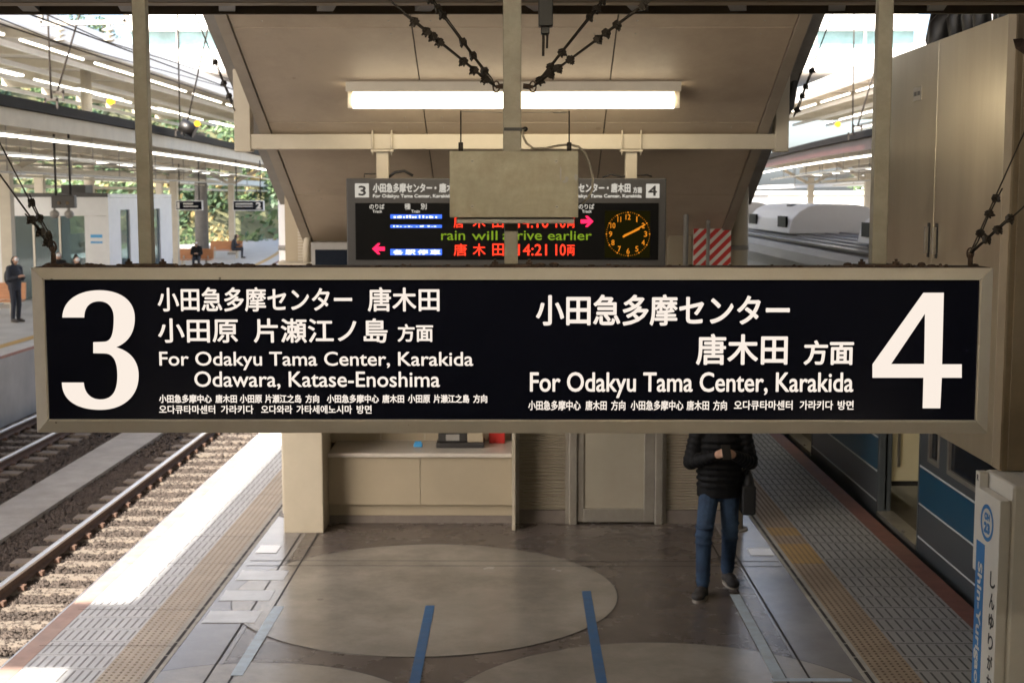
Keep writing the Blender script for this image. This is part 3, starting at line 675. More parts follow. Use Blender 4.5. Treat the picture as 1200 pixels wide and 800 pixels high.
b = MB(); b.box(pR, pR+.035, 13.5, 14.4, 0, 2.19); build('partition', b, M['cream'], t, bevel=.004)
for k in range(1, 4):
    x = pL + (pR-pL)*k/4; b = MB(); b.box(x-.006, x+.006, KY+.742, KY+.748, .75, 2.18); build('batten', b, M['cream'], t)
dL, dR = P(667, 600, KY).x, P(777, 600, KY).x
def shutter(x0, x1, nm):
    b = MB(); n = 74; z0, z1 = .14, 2.19; pts = []
    for i in range(n*4+1):
        z = z0 + (z1-z0)*i/(n*4); ph = (i % 4)/4; pts.append((KY+.13 - .014*math.sin(2*math.pi*ph), z))
    b.add([(x0, y, z) for y, z in pts] + [(x1, y, z) for y, z in pts], [(i, len(pts)+i, len(pts)+i+1, i+1) for i in range(len(pts)-1)])
    s = build('shutter', b, M['shutter'], t)
    b = MB(); b.box(x0, x1, KY+.10, KY+.19, 0, .138); build('shutter_sill', b, M['plinth'], s)
    for x in (x0, x1): 
        b = MB(); b.box(x-.018, x+.018, KY+.085, KY+.1, .0, 2.19); build('shutter_guide', b, M['alu'], s)
shutter(pR+.055, dL-.02, 0); shutter(dR+.02, KX1-.13, 1)
d = MB(); d.box(dL, dL+.08, KY+.04, KY+.16, 0, 2.15); d.box(dR-.08, dR, KY+.04, KY+.16, 0, 2.15); d.box(dL+.08, dR-.08, KY+.04, KY+.16, 2.07, 2.15)
build('door_frame', d, M['alu'], t, bevel=.006)
d = MB(); d.box(dL+.085, dL+.15, KY+.07, KY+.11, .02, 2.06); d.box(dR-.19, dR-.085, KY+.07, KY+.11, .02, 2.06)
d.box(dL+.15, dR-.19, KY+.07, KY+.11, .02, .16); d.box(dL+.15, dR-.19, KY+.07, KY+.11, .98, 2.06)
dr = build('door', d, M['alu'], t, bevel=.004)
d = MB(); d.box(dL+.151, dR-.191, KY+.088, KY+.1, .161, .979); build('door_panel', d, M['door'], dr)
d = MB(); d.tube([(dR-.14, KY+.07, .99), (dR-.14, KY+.02, .99), (dR-.24, KY+.02, .99)], .011, 8); d.ell((dR-.14, KY+.06, .99), (.03,.015,.03)); build('door_handle', d, M['alu'], dr)
d = MB(); d.box(dR-.155, dR-.125, KY+.062, KY+.069, 1.05, 1.09); build('lock', d, M['alu'], dr)
b = MB(); b.box(pL-.35, KX1, KY+.18, KY+.3, 0, .05); build('base_strip', b, M['plinth'], t)
# things on the counter
a = P(512, 523, KY+.45); c = P(572, 507, KY+.45)
t = thing('counter_machine', 'boxy dark and cream ticket machine on the kiosk counter', 'machine', (a.x, KY+.45, .745))
b = MB(); b.box(a.x, a.x+.5, KY+.3, KY+.62, .747, .80); build('base', b, M['dark'], t, bevel=.008)
b = MB(); b.box(a.x+.02, a.x+.32, KY+.36, KY+.62, .801, .93); build('housing', b, M['dark'], t, bevel=.01)
b = MB(); b.box(a.x+.325, a.x+.49, KY+.34, KY+.62, .801, .90); build('keypad', b, M['creamw'], t, bevel=.008)
b = MB(); b.box(a.x+.1, a.x+.24, KY+.352, KY+.358, .815, .88); build('display', b, M['greyp'], t)
a = P(573, 520, KY+.6); b = MB(); b.box(a.x, a.x+.17, KY+.58, KY+.7, .746, 1.0); tag(build('red_box', b, M['redp'], bevel=.008), 'bright red box on the counter beside the machine', 'box')
a = P(485, 520, KY+.4); b = MB(); b.box(a.x, a.x+.09, KY+.36, KY+.42, .746, .782); b.tube([(a.x+.01, KY+.39, .79), (a.x+.08, KY+.39, .79)], .014, 8)
tag(build('tissue_pack', b, M['bluep'], bevel=.005), 'small light blue tissue pack on the kiosk counter', 'tissue pack')
a = P(450, 512, KY+.74); b = MB()

# round columns, pipe, monitor and hazard panel above the sign
for u, lb, r in ((338, 'left', .105), (867, 'right', .085)):
    x = P(u, 250, 13.9).x; y = 13.72 if u < 500 else 13.55
    x = P(u, 250, y).x
    if u < 500: y = 14.2; x = P(u, 250, y).x
    t = thing('round_column', 'white round column at the %s corner of the kiosk' % lb, 'column', (x, y, 0), 'round columns of the kiosk')
    b = MB(); b.tube([(x, y, 0.02), (x, y, 3.9)], r, 24); build('shaft', b, M['wsteel'] if u < 500 else M['cream'], t)
    b = MB(); z = P(u, 290, y).z; b.tube([(x, y, z-.025), (x, y, z+.025)], r+.006, 24); build('collar', b, M['greyp'], t)
    b = MB(); b.tube([(x, y, 0), (x, y, .02)], r+.05, 24); build('base', b, M['conc'], t)
b = MB(); pts = [P(u, v, 13.5) for u, v in ((359, 316), (359, 290), (361, 274), (367, 265), (378, 260), (395, 259), (420, 259))]
b.tube(pts, .035, 10); tag(build('drain_pipe', b, M['cream']), 'cream pipe bending round above the monitor left of the departure board', 'pipe')
a = P(353, 316, 13.6); c = P(358, 266, 13.6); b = MB()
for k in range(16): b.box(a.x-.03, c.x+.02, 13.6, 13.64, a.z + k*.03, a.z + k*.03+.02)
tag(build('ribbed_conduit', b, M['canopy_beige']), 'ribbed beige strip beside the bent cream pipe', 'conduit')
a = P(365, 330, 13.2); c = P(417, 284, 13.2)
t = thing('monitor', 'grey cased monitor with a dark screen under the bent cream pipe', 'monitor', (a.x, 13.2, a.z))
b = MB(); b.box(a.x, c.x, 13.2, 13.5, a.z, c.z); build('casing', b, M['greyp'], t, bevel=.01)
b = MB(); b.box(a.x+.04, c.x-.03, 13.193, 13.199, a.z, c.z-.07); build('screen', b, M['screen'], t)
for u, w in ((803, .05), (829, .035)):
    a = P(u, 330, 13.0); c = P(u, 219 if u == 803 else 260, 13.0); b = MB(); b.tube([(a.x, 13.0, a.z), (a.x, 13.0, c.z)], w/2, 10); b.ell((a.x, 13.0, c.z), (w/2*1.15, w/2*1.15, .02))
    tag(build('grey_pipe', b, M['greyp']), ('taller thick' if u == 803 else 'shorter thin') + ' grey upright pipe right of the departure board', 'pipe')
a = P(812, 330, 13.3); c = P(857, 268, 13.3)
t = thing('hazard_panel', 'red and white diagonally striped panel right of the departure board', 'panel', (a.x, 13.3, a.z))
b = MB(); b.box(a.x, c.x, 13.3, 13.34, a.z, c.z); build('board', b, M['sign_white'], t)
b = MB(); W = c.x-a.x; H = c.z-a.z; p_ = .105
k = -H
while k < W:
    pts = []
    for (sx_, zz) in ((k, 0), (k+p_*.55, 0)): pts.append((sx_, zz))
    poly = [(k, 0), (k+p_*.55, 0), (k+p_*.55+H, H), (k+H, H)]
    def clip(pl, lim, keep_gt):
        out = []
        for i in range(len(pl)):
            q, r_ = pl[i], pl[(i+1) % len(pl)]
            iq = (q[0] >= lim) == keep_gt; ir = (r_[0] >= lim) == keep_gt
            if iq: out.append(q)
            if iq != ir:
                f = (lim-q[0])/(r_[0]-q[0]); out.append((lim, q[1]+f*(r_[1]-q[1])))
        return out
    poly = clip(poly, 0.0, True)
    if len(poly) > 2: poly = clip(poly, W, False)
    if len(poly) > 2: b.add([(a.x+x, 13.297, a.z+z) for x, z in poly], [tuple(range(len(poly)))])
    k += p_
build('stripes', b, M['redp'], t)
a = P(783, 330, 13.45); c = P(811, 258, 13.45); b = MB(); b.box(a.x, c.x, 13.45, 13.6, a.z, c.z); 
t = thing('switch_box', 'tall cream equipment box left of the striped panel', 'box', (a.x, 13.45, a.z)); build('body', b, M['creamw'], t, bevel=.006)
b = MB(); b.box(a.x+.09, c.x-.02, 13.443, 13.449, c.z-.14, c.z-.08); build('label_strip', b, M['sign_blue'], t)

# ------------------------------------------------------------------ departure board
YD = 11.36
a = P(407, 320, YD); c = P(781, 209, YD)
t = thing('departure_board', 'grey electronic departure board with red departures and an orange clock', 'departure board', (0, YD, a.z))
b = MB(); b.box(a.x, c.x, YD, YD+.26, a.z, c.z); build('casing', b, M['grey'], t, bevel=.008)
b = MB(); prect(b, 417, 238, 772, 304.5, YD-.004); build('display_panel', b, M['black'], t)
Yw = YD-.004; Yw2 = YD-.007
for args in (('小田急多摩センター', 437, 214.5, 506.5, 226, Yw, .003),
    ('・唐木田', 509, 214.5, 540, 226, Yw, .003),
    ('小田急多摩センター', 639, 214.5, 708.5, 226, Yw, .003),
    ('・唐木田', 711, 214.5, 739, 226, Yw, .003),
    ('方面', 741.7, 219, 752.5, 226.5, Yw, .002),
    ('For Odakyu Tama Center, Karakida,', 437, 227.5, 531, 233, Yw, .002),
    ('For Odakyu Tama Center, Karakida', 659, 227.5, 752, 233, Yw, .002),
    ('のりば', 433, 239, 450.5, 245.2, Yw2, .001),
    ('Track', 436.5, 246, 447.8, 249.5, Yw2, .001),
    ('種', 474, 238.5, 481, 245.5, Yw2, .001),
    ('別', 493, 238.5, 500, 245.5, Yw2, .001),
    ('Train', 482, 246, 492, 249.5, Yw2, .001),
    ('のりば', 678, 239, 696.5, 245.2, Yw2, .001),
    ('Track', 682, 246, 693.5, 249.5, Yw2, .001)):
    hb = MB(); wr(hb, *args, n=4); build('header_lettering', hb, M['boardtext'], t)
for u0, v0, u1, v1 in ((416, 215, 432.3, 231.5), (757, 215.5, 773, 232)):
    hb = MB(); prect(hb, u0, v0, u1, v1, Yw); build('number_square', hb, M['boardtext'], t)
for ch, u0, u1 in (('3', 420, 428.8), ('4', 759.5, 770)):
    b = MB(); wr(b, ch, u0, 217.7, u1, 229.5, YD-.007, .003); build('track_number', b, M['sign_ink'], t)
for ch, u0, v0, u1, v1 in (('唐', 531.7, 253, 543, 267), ('木', 554, 253, 569, 267), ('田', 577, 253, 590, 267), ('14:10', 607, 253, 643, 267), ('10', 651, 253, 663, 267), ('両', 664.5, 255, 673.5, 267),
    ('唐', 531.7, 285.5, 547, 299.8), ('木', 554, 285.5, 569, 299.8), ('田', 577, 285.5, 590.5, 299.8), ('14:21', 607, 286, 641, 299.5), ('10', 651, 286, 663, 299.5), ('両', 664.5, 287, 673.5, 299.5)):
    b = MB(); wr(b, ch, u0, v0, u1, v1, Yw2, .0012, n=4); build('red_lettering', b, M['led_red'], t)
for ch, u0, u1 in (('rain', 517, 545), ('will', 553, 583), ('arrive', 589, 635), ('earlier', 642, 693.5)):
    b = MB(); wr(b, ch, u0, 270.5, u1, 281.5, Yw2, .0008, n=4); build('green_lettering', b, M['led_green'], t)
b = MB()
for v0, v1 in ((251.5, 256.2), (263.5, 267), (291.8, 299)): prect(b, 457.5, v0, 517.8, v1, Yw2)
build('service_bar', b, M['led_blue'], t)
b = MB(); q = random.Random(5)
for v0, v1, n in ((252.2, 255.6, 14), (264, 266, 12)):
    for k in range(n):
        u = 460 + k*52/n + q.uniform(0, 2); prect(b, u, v0+q.uniform(0, 1.5), u+q.uniform(1.5, 3.2), v1, YD-.0085)
for k, ch in enumerate('各駅停車'): wr(b, ch, 460.5+k*14.5, 292.5, 472.5+k*14.5, 298.5, YD-.0085, .002)
build('service_lettering', b, M['led_white'], t)
def arrow(u0, v0, u1, v1, s):
    b = MB()
    pts = [(0,.5),(.45,0),(.62,0),(.62,.08),(.42,.32),(1,.32),(1,.68),(.42,.68),(.62,.92),(.62,1),(.45,1)]
    fill2d(b, [P(u0+(x if s else 1-x)*(u1-u0), v0+z*(v1-v0), Yw2) for x, z in pts])
    build('arrow', b, M['led_pink'], t)
arrow(436, 285, 451, 298, True); arrow(680.5, 253, 695.5, 266, False)
b = MB(); prect(b, 708.5, 247, 762, 302, YD-.006); ck = build('clock_face', b, M['clockface'], t)
b = MB(); cu, cv = 736, 274.3
for h in range(1, 13):
    an = R(90-30*h); u, v = cu+20.5*math.cos(an), cv-20*math.sin(an); w = 1.3 if h == 1 else 4.2 if h == 11 else 5.8 if h > 9 else 3.6
    wr(b, str(h), u-w/2, v-3.2, u+w/2, v+3.2, YD-.0085, .0005, n=4)
for k in range(60):
    an = R(6*k); u, v = cu+25.3*math.cos(an), cv-25.3*math.sin(an); s = .75 if k % 5 == 0 else .35; prect(b, u-s, v-s, u+s, v+s, YD-.0085)
build('clock_numerals', b, M['led_orange'], ck)
b = MB()
def hand(an, r0, r1, w):
    d = (math.cos(R(an)), -math.sin(R(an))); n = (-d[1], d[0])
    pts = [(cu+d[0]*r0+n[0]*w, cv+d[1]*r0+n[1]*w), (cu+d[0]*r0-n[0]*w, cv+d[1]*r0-n[1]*w), (cu+d[0]*r1-n[0]*w*.7, cv+d[1]*r1-n[1]*w*.7), (cu+d[0]*r1+n[0]*w*.7, cv+d[1]*r1+n[1]*w*.7)]
    b.add([P(u, v, YD-.0095) for u, v in pts], [(0,1,2,3)])
hand(29, -7, 23, 1.0); hand(25, -5, 15, 1.3); build('clock_hands', b, M['led_orange'], ck)
b = MB(); b.tube([P(427, 208, YD+.1), P(427, 204, YD+.1), P(446, 204, YD+.1)], .006, 6); b.tube([P(u, v, YD+.1) for u, v in ((455, 208), (463, 202), (474, 200.5), (484, 206))], .013, 6)
b.tube([P(u, v, YD+.1) for u, v in ((706, 208), (716, 204.5), (728, 207), (745, 206), (758, 205), (764, 207))], .008, 6)
build('top_cable', b, M['cable'], t)
a = P(443, 330, YD+.32); c = P(721, 306, YD+.32)
t = thing('notice_strip', 'pale notice strip with small blue squares under the departure board', 'notice', (0, YD+.3, a.z))
b = MB(); b.box(a.x, c.x, YD+.3, YD+.33, a.z, c.z); build('board', b, M['sign_white'], t)
b = MB(); prect(b, 448.5, 309, 457, 320, YD+.297); prect(b, 538.5, 309, 547, 320, YD+.297); build('blue_square', b, M['bluep'], t)

# ------------------------------------------------------------------ the big platform sign
YS = 5.2
t = thing('platform_sign', 'big navy platform sign in a beige metal frame, numbered 3 and 4', 'sign', (0, YS, P(600, 507, YS).z))
TL, TR, BL, BR = P(37, 314.5, YS+.03), P(1164.5, 313, YS+.03), P(43, 507.5, YS+.03), P(1156.5, 507, YS+.03)
ox0, ox1 = (TL.x+BL.x)/2, (TR.x+BR.x)/2; oz0, oz1 = (BL.z+BR.z)/2, (TL.z+TR.z)/2
i0, i1 = P(50, 326, YS), P(1151, 326, YS); j0, j1 = P(54, 494, YS), P(1145, 493.5, YS)
ix0, ix1 = (i0.x+j0.x)/2, (i1.x+j1.x)/2; iz0, iz1 = (j0.z+j1.z)/2, (i0.z+i1.z)/2
def ring(inset_pts): return inset_pts
def mitre(name, side, lbl=None):
    b = MB(); yo, yi, yp, yb = YS+.03, YS, YS+.012, YS+.20
    O = [(ox0, oz0), (ox1, oz0), (ox1, oz1), (ox0, oz1)]; I = [(ix0, iz0), (ix1, iz0), (ix1, iz1), (ix0, iz1)]
    Q = [(x + (.006 if k in (0,3) else -.006), z + (.006 if k in (0,1) else -.006)) for k, (x, z) in enumerate(I)]
    k = side; n = (side+1) % 4; e = .0008
    def V(p, y): return (p[0], y, p[1])
    vs = [V(O[k], yb), V(O[n], yb), V(O[n], yo), V(O[k], yo), V(I[k], yi), V(I[n], yi), V(Q[k], yi), V(Q[n], yi), V(Q[k], yp), V(Q[n], yp)]
    d = Vector(vs[1]) - Vector(vs[0]); d = d.normalized()*e
    vs = [tuple(Vector(v) + (d if i in (0,3,4,6,8) else -d)) for i, v in enumerate(vs)]
    b.add(vs, [(0,1,2,3), (3,2,5,4), (4,5,7,6), (6,7,9,8)])
    return build(name, b, M['frame'], t)
for s in range(4): mitre('frame_rail', s)
b = MB(); b.box(ix0-.004, ix1+.004, YS+.012, YS+.03, iz0-.004, iz1+.004); build('face_panel', b, M['navy'], t)
b = MB(); b.box(ox0+.004, ox1-.004, YS+.198, YS+.206, oz0+.004, oz1-.004); build('back_panel', b, M['frame'], t)
b = MB(); q = random.Random(11)
b.box(ox0+.01, ox1-.01, YS+.035, YS+.196, oz1-.004, oz1+.002)
for k in range(230):
    c0 = q.choice((.25, .7, 2.0, 3.3, None, None)); x = ox0 + q.uniform(.05, ox1-ox0-.05) if c0 is None else ox0 + c0 + q.gauss(0, .13)
    x = min(max(x, ox0+.03), ox1-.03); r = q.uniform(.002, .0065) if c0 is None else q.uniform(.003, .011)
    b.ell((x, q.uniform(YS+.04, YS+.17), oz1+.002+r*.3), (r*q.uniform(.8, 2.2), r*1.3, r*q.uniform(.6, 1.1)), n=6, m=4)
build('rusty_top', b, M['rust'], t)
YT = YS + .0112
Bd = .0017
def line(items, bold):
    for s, u0, v0, u1, v1 in items:
        b = MB(); wr(b, s, u0, v0, u1, v1, YT, bold); build('lettering', b, M['letter'], t)
# numerals: outlines read from the sign, in picture pixels
Z1 = lambda p: P(30+p[0]/4, 300+p[1]/4, YT)
o3 = bez([(172,288), ((174,205),(250,160),(345,160)), ((440,160),(512,205),(512,290)), ((512,360),(480,405),(425,427)),
  ((490,445),(530,490),(530,560)), ((530,660),(455,720),(350,720)), ((240,720),(170,675),(170,592)), (273,592),
  ((275,640),(305,671),(350,671)), ((405,671),(430,635),(430,560)), ((430,490),(410,457),(370,456)), (317,455), (317,403), (370,401),
  ((400,398),(413,370),(413,290)), ((413,245),(390,212),(345,212)), ((300,212),(275,240),(275,288))])
b = MB(); fill2d(b, [Z1(p) for p in o3]); build('numeral', b, M['letter'], t)
Z4 = lambda p: P(900+p[0]/3.3333, 300+p[1]/3.3333, YT)
b = MB(); fill2d(b, [Z4(p) for p in ((607,143),(687,143),(680,422),(757,422),(757,475),(679,475),(673,594),(604,594),(607,475),(408,475),(408,422))],
                 [[Z4(p) for p in ((613,225),(481,421),(610,421))]]); build('numeral', b, M['letter'], t)
line([('小田急多摩センター', 185, 336.5, 412.5, 365), ('唐木田', 431, 336.5, 515, 365)], Bd)
line([('小田原', 185.5, 373, 278.5, 401.5), ('片瀬江ノ島', 297.5, 373, 454, 401.5), ('方面', 466, 379.5, 507.5, 400.5)], Bd)
line([('For Odakyu Tama Center, Karakida', 187, 412, 554.5, 433.5)], .0009)
line([('Odawara, Katase-Enoshima', 228, 435, 515.5, 456)], .0009)
line([('小田急多摩中心', 186.5, 462, 248, 472), ('唐木田', 252.5, 462, 277.5, 472), ('小田原', 281, 462, 307, 472), ('片瀬江之岛', 310.5, 462, 353, 472), ('方向', 358, 462, 374, 472),
      ('小田急多摩中心', 383, 462, 444, 472), ('唐木田', 448, 462, 473.5, 472), ('小田原', 478, 462, 504, 472), ('片瀨江之島', 508, 462, 550, 472), ('方向', 554.5, 462, 571, 472)], .0009)
line([('오다큐타마센터', 186.5, 474.5, 252, 484.5), ('가라키다', 259, 474.5, 297, 484.5), ('오다와라', 306, 474.5, 342.5, 484.5), ('가타세에노시마', 347.5, 474.5, 412.5, 484.5), ('방면', 418, 474.5, 435.5, 484.5)], .0007)
line([('小田急多摩センター', 628, 345, 926, 381.5)], .0026)
line([('唐木田', 815.5, 391, 923.5, 427.5), ('方面', 941.5, 398.5, 1001, 427.5)], .0025)
line([('For Odakyu Tama Center, Karakida', 621, 436, 1000.5, 466)], .0014)
line([('小田急多摩中心', 619, 469, 680.5, 480.5), ('唐木田', 686, 469, 711, 480.5), ('方向', 716, 469, 733, 480.5), ('小田急多摩中心', 739, 469, 801, 480.5), ('唐木田', 804.5, 469, 831, 480.5), ('方向', 835.5, 469, 852, 480.5),
      ('오다큐타마센터', 860, 469, 929, 480), ('가라키다', 937, 469, 976.5, 480), ('방면', 981.5, 469, 1000.5, 480)], .0008)

YPOLE = YS + .095
for u0, v0, u1, w, lb in ((166, 0, 170.5, .052, 'slim scuffed steel pole carrying the numeral 3 end of the big sign'), (602.5, 0, 598, .070, 'thick cream steel pole behind the grey plate above the middle of the big sign'), (1034, 0, 1031, .058, 'slim scuffed steel pole beside the cabinet at the numeral 4 end of the big sign')):
    x = P(u1, 312, YPOLE).x; x2 = P(u0, 0, YPOLE).x; x = (x+x2)/2
    t = thing('hanging_pole', lb, 'pole', (x, YPOLE, oz1), 'poles holding the big sign')
    zt = 4.355
    if w == .07:
        zz = P(600, 200, YPOLE).z
        b = MB(); b.box(x-.035, x+.035, YPOLE-.03, YPOLE+.03, zz, 4.19); b.box(x-.03, x+.022, YPOLE-.025, YPOLE+.025, oz1+.012, zz-.001)
    else:
        b = MB(); b.box(x-w/2, x+w/2, YPOLE-.026, YPOLE+.026, oz1+.012, 4.19)
    build('shaft', b, M['pole'], t, bevel=.004)
    b = MB(); b.box(x-.085, x+.085, YPOLE-.045, YPOLE+.045, oz1+.0025, oz1+.011)
    for s in (-.066, .066): b.tube([(x+s, YPOLE-.02, oz1+.011), (x+s, YPOLE-.02, oz1+.022)], .014, 6); b.tube([(x+s, YPOLE-.02, oz1+.02), (x+s, YPOLE-.02, oz1+.032)], .006, 6)
    build('mount_plate', b, M['rust'], t)

# grey plate box on the middle pole
YPL = YS - .03
a, c = P(527, 255, YPL), P(678, 177, YPL)
t = thing('plate_box', 'scuffed grey steel plate box with corner screws on the middle pole', 'plate box', (0, YPL, a.z))
b = MB(); b.box(a.x, c.x, YPL, YPL+.07, a.z, c.z); build('plate', b, M['plate'], t, bevel=.003)
p, q = P(535, 262, YPL+.02), P(673, 256, YPL+.02)
b = MB(); b.box(p.x, q.x, YPL+.02, YPL+.068, p.z, a.z-.001); build('back_tray', b, M['greyp'], t, bevel=.003)
for u, v in ((553.5, 189), (652, 189), (553.5, 242), (652.5, 242.5)):
    s = P(u, v, YPL); b = MB(); b.tube([(s.x, YPL-.004, s.z), (s.x, YPL-.0002, s.z)], .0065, 10); b.box(s.x-.004, s.x+.004, YPL-.0048, YPL-.0041, s.z-.001, s.z+.001, 1)
    build('screw', b, [M['alu'], M['dark']], t)
for u, v, w, h in ((657, 204, 1.0, 9), (664, 210, 2.2, 3.5), (661.5, 213, 2.6, 1.5), (675, 208, 2.0, 4)):
    pts = [P(u+w*math.cos(k*.52)*(1+.3*math.sin(k*3.1)), v+h*math.sin(k*.52)*(1+.25*math.cos(k*2.3)), YPL-.0008) for k in range(12)]
    b = MB(); fill2d(b, pts); build('paint_chip', b, M['greyp'], t)
for u in (540, 667):
    s = P(u, 174, YPL+.03); e = P(u, 130, YPL+.03)
    b = MB(); b.tube([s, e], .003, 6); b.tube([P(u, 178, YPL+.03), P(u, 167, YPL+.03)], .009, 8); build('whip_rod', b, M['wire'], t)
b = MB(); b.tube([P(540, 131, YPL+.03), P(590, 132, YPL+.03)], .0016, 5); b.tube([P(612, 132, YPL+.03), P(667, 131.5, YPL+.03)], .0016, 5); b.tube([P(648, 132, YPL+.03), P(664, 132, YPL+.03)], .0032, 6)
build('cross_line', b, M['alu'], t)
b = MB(); b.tube([P(u, v, YS+.05) for u, v in ((613, 152), (613, 160), (617, 168), (625, 174), (640, 174), (655, 170.5), (668, 169.5), (678, 172), (686, 180), (691, 193), (695, 210), (694, 222), (689, 232), (682, 239))], .0045, 8)
tag(build('thin_cable', b, M['cablegrey']), 'thin grey cable looping from the middle pole round the right side of the plate', 'cable')
b = MB(); pc = P(602.5, 152, YPOLE); b.box(pc.x-.0385, pc.x+.0385, YPOLE-.034, YPOLE+.034, pc.z-.006, pc.z+.006); b.ell((pc.x+.042, YPOLE-.03, pc.z), (.011,.01,.01), n=8, m=5)
tag(build('cable_tie', b, M['cable']), 'black cable tie round the middle pole above the plate', 'cable tie')

# wire stays with their clips
def stay(lb, u0, v0, Y0, u1, v1, Y1, clips, eye, r=.0034, k0=1.0, grp='wire stays of the big sign', ext=.12):
    k = k0; a, c = P(u0, v0, Y0), P(u1, v1, Y1); d = c - a
    t = thing('wire_stay', lb, 'wire stay', a, grp)
    q = d.to_track_quat('Y', 'Z').to_matrix(); side_ = q @ Vector((1, 0, 0))
    b = MB(); b.tube([a, a + d*(1+ext)], r, 6)
    umax = max(abs((cl - u0)/(u1 - u0)) for cl in clips)
    tail = a + d*min(1.0, umax+.08)
    b.tube([a, a + d*.08 + side_*.011*k, a + d*.3 + side_*.007*k, tail + side_*.013*k], r*.9, 6)
    build('wire', b, M['wire'], t)
    for cl in clips:
        f = (cl-u0)/(u1-u0); p = a + d*f + side_*.004*k; b = MB()
        rot = q @ Matrix.Rotation(random.uniform(-.5, .5), 3, 'Y')
        k = k0*1.02; b.obox(p, .012*k, .011*k, .010*k, rot)
        for s in (-1, 1):
            n0 = p + rot @ Vector((s*.008*k, 0, -.006*k)); n1 = p + rot @ Vector((s*.010*k, s*.003*k, -.022*k)); b.tube([n0, n1], .0034*k, 6)
            b.tube([p + rot @ Vector((s*.008*k, 0, -.011*k)), p + rot @ Vector((s*.0085*k, 0, -.017*k))], .0068*k, 6)
        b.tube([p + rot @ Vector((-.009*k, 0, 0)), p + rot @ Vector((-.007*k, 0, .012*k)), p + rot @ Vector((.007*k, 0, .012*k)), p + rot @ Vector((.009*k, 0, 0))], .0038*k, 6)
        build('wire_clip', b, M['wire'], t)
    if eye:
        e = P(eye[0], eye[1], Y0); b = MB(); dd = (e-a)
        b.tube([a, a + dd*.35], .007*k, 8); 
        n = 12; m_ = a + dd*.05; w_ = .012*k
        pts = [m_ + Vector((math.cos(2*math.pi*i/n)*w_, 0, math.sin(2*math.pi*i/n)*w_*1.7)) for i in range(n+1)]; b.tube(pts, .0035*k, 6)
        b.tube([a + dd*.35, e], .010*k, 8)
        build('eye_bolt', b, M['rust'] , t)
yc = YPOLE
stay('left wire stay at the middle pole leaning farther outward', 581, 102, yc, 456, 0, yc-.35, (485, 499, 506, 514, 542, 555, 569), (592, 101))
stay('left wire stay at the middle pole standing steeper', 580, 101, yc, 505, 0, yc+.45, (504.5, 513, 519, 543, 554.6, 567.5), None)
stay('right wire stay at the middle pole leaning farther outward', 625, 102, yc, 764, 0, yc-.35, (755, 726, 713.6, 704, 671, 656.6, 647), (613, 101))
stay('right wire stay at the middle pole standing steeper', 626, 101, yc, 706, 0, yc+.45, (705.5, 697, 689, 656, 643, 631), None)
stay('steeper wire stay at the numeral 3 end of the sign', 62, 288, yc, 0, 168, yc+.5, (37, 46, 56), (63, 312), ext=.9)
stay('flatter wire stay at the numeral 3 end of the sign', 61, 289, yc, 0, 205, yc-.3, (37, 48, 57), None, ext=.6)
stay('steeper wire stay before the cabinet at the numeral 4 end', 1137, 296, yc, 1200, 156, yc+.3, (1165, 1157, 1147), (1137, 313), ext=.5)
stay('flatter wire stay before the cabinet at the numeral 4 end', 1138, 297, yc, 1200, 242, yc-.3, (1185, 1171, 1158), None, ext=.6)
g = 'wire stays of the gantry'
stay('thin wire stay at the left end of the cream gantry', 275, 130, 11.4, 229, 18, 11.9, (252, 262, 268), None, .006, 1.5, g, .3)
stay('thin wire stay with clips at the right end of the cream gantry', 930, 137, 11.4, 975, 18, 11.9, (933, 939, 943, 950), None, .006, 1.5, g, .3)
b = MB(); b.tube([P(933, 103, 11.4), P(958, 18, 11.8), P(968, -16, 11.95)], .006, 6); tag(build('thin_wire', b, M['wire']), 'bare thin wire without clips beside the right gantry end', 'wire')
# hanging turnbuckle right of the middle pole
a = P(640, 38, 5.9); t = thing('hanging_turnbuckle', 'black turnbuckle with two rods hanging right of the middle pole', 'turnbuckle', a)
p, q = P(631, 37, 5.9), P(648, -10, 5.9); b = MB(); b.box(p.x, q.x, 5.88, 5.95, p.z+.02, q.z); b.box(p.x+.01, q.x-.014, 5.885, 5.945, p.z-.012, p.z+.019); build('body', b, M['cable'], t, bevel=.004)
b = MB(); b.tube([P(637, 36, 5.915), P(636.5, 66, 5.915)], .0065, 6); b.tube([P(641.5, 36, 5.915), P(641, 57, 5.915)], .0055, 6); build('rod', b, M['wire'], t)

# ------------------------------------------------------------------ cabinet, pillar and station name strip at the right
CX, CY0, CY1, CZ0, CZ1 = 2.62, 7.36, 9.85, 1.857, 4.325
t = thing('steel_cabinet', 'brushed steel double door cabinet on the right with black cables above', 'cabinet', (CX, CY0, CZ0))
b = MB(); b.box(CX+.012, CX+.8, CY0+.012, CY1, CZ0, CZ1); build('body', b, M['cabend'], t, bevel=.004)
ys_ = CX*1600/481
for y0_, y1_ in ((CY0+.13, ys_-.003), (ys_+.003, CY1-.004)):
    b = MB(); b.box(CX, CX+.011, y0_, y1_, CZ0+.004, CZ1-.004); dr = build('door', b, M['steel'], t, bevel=.002)
    hy = (ys_-.085) if y0_ < ys_-.1 else ys_+.085
    z = 3.07; b = MB(); b.box(CX-.006, CX-.0005, hy-.022, hy+.022, z-.11, z+.11, 0); b.box(CX-.03, CX-.006, hy-.012, hy+.012, z-.085, z+.085, 1)
    build('handle', b, [M['dark'], M['alu']], dr, bevel=.003)
    if y0_ > ys_-.1:
        z = 4.02; b = MB(); b.box(CX-.004, CX-.0005, 9.05, 9.24, z-.045, z+.045, 0)
        for k in range(2): b.box(CX-.0045, CX-.0041, 9.16-k*.08, 9.22-k*.08, z-.012, z+.015, 1)
        build('name_plate', b, [M['alu'], M['grey']], dr)
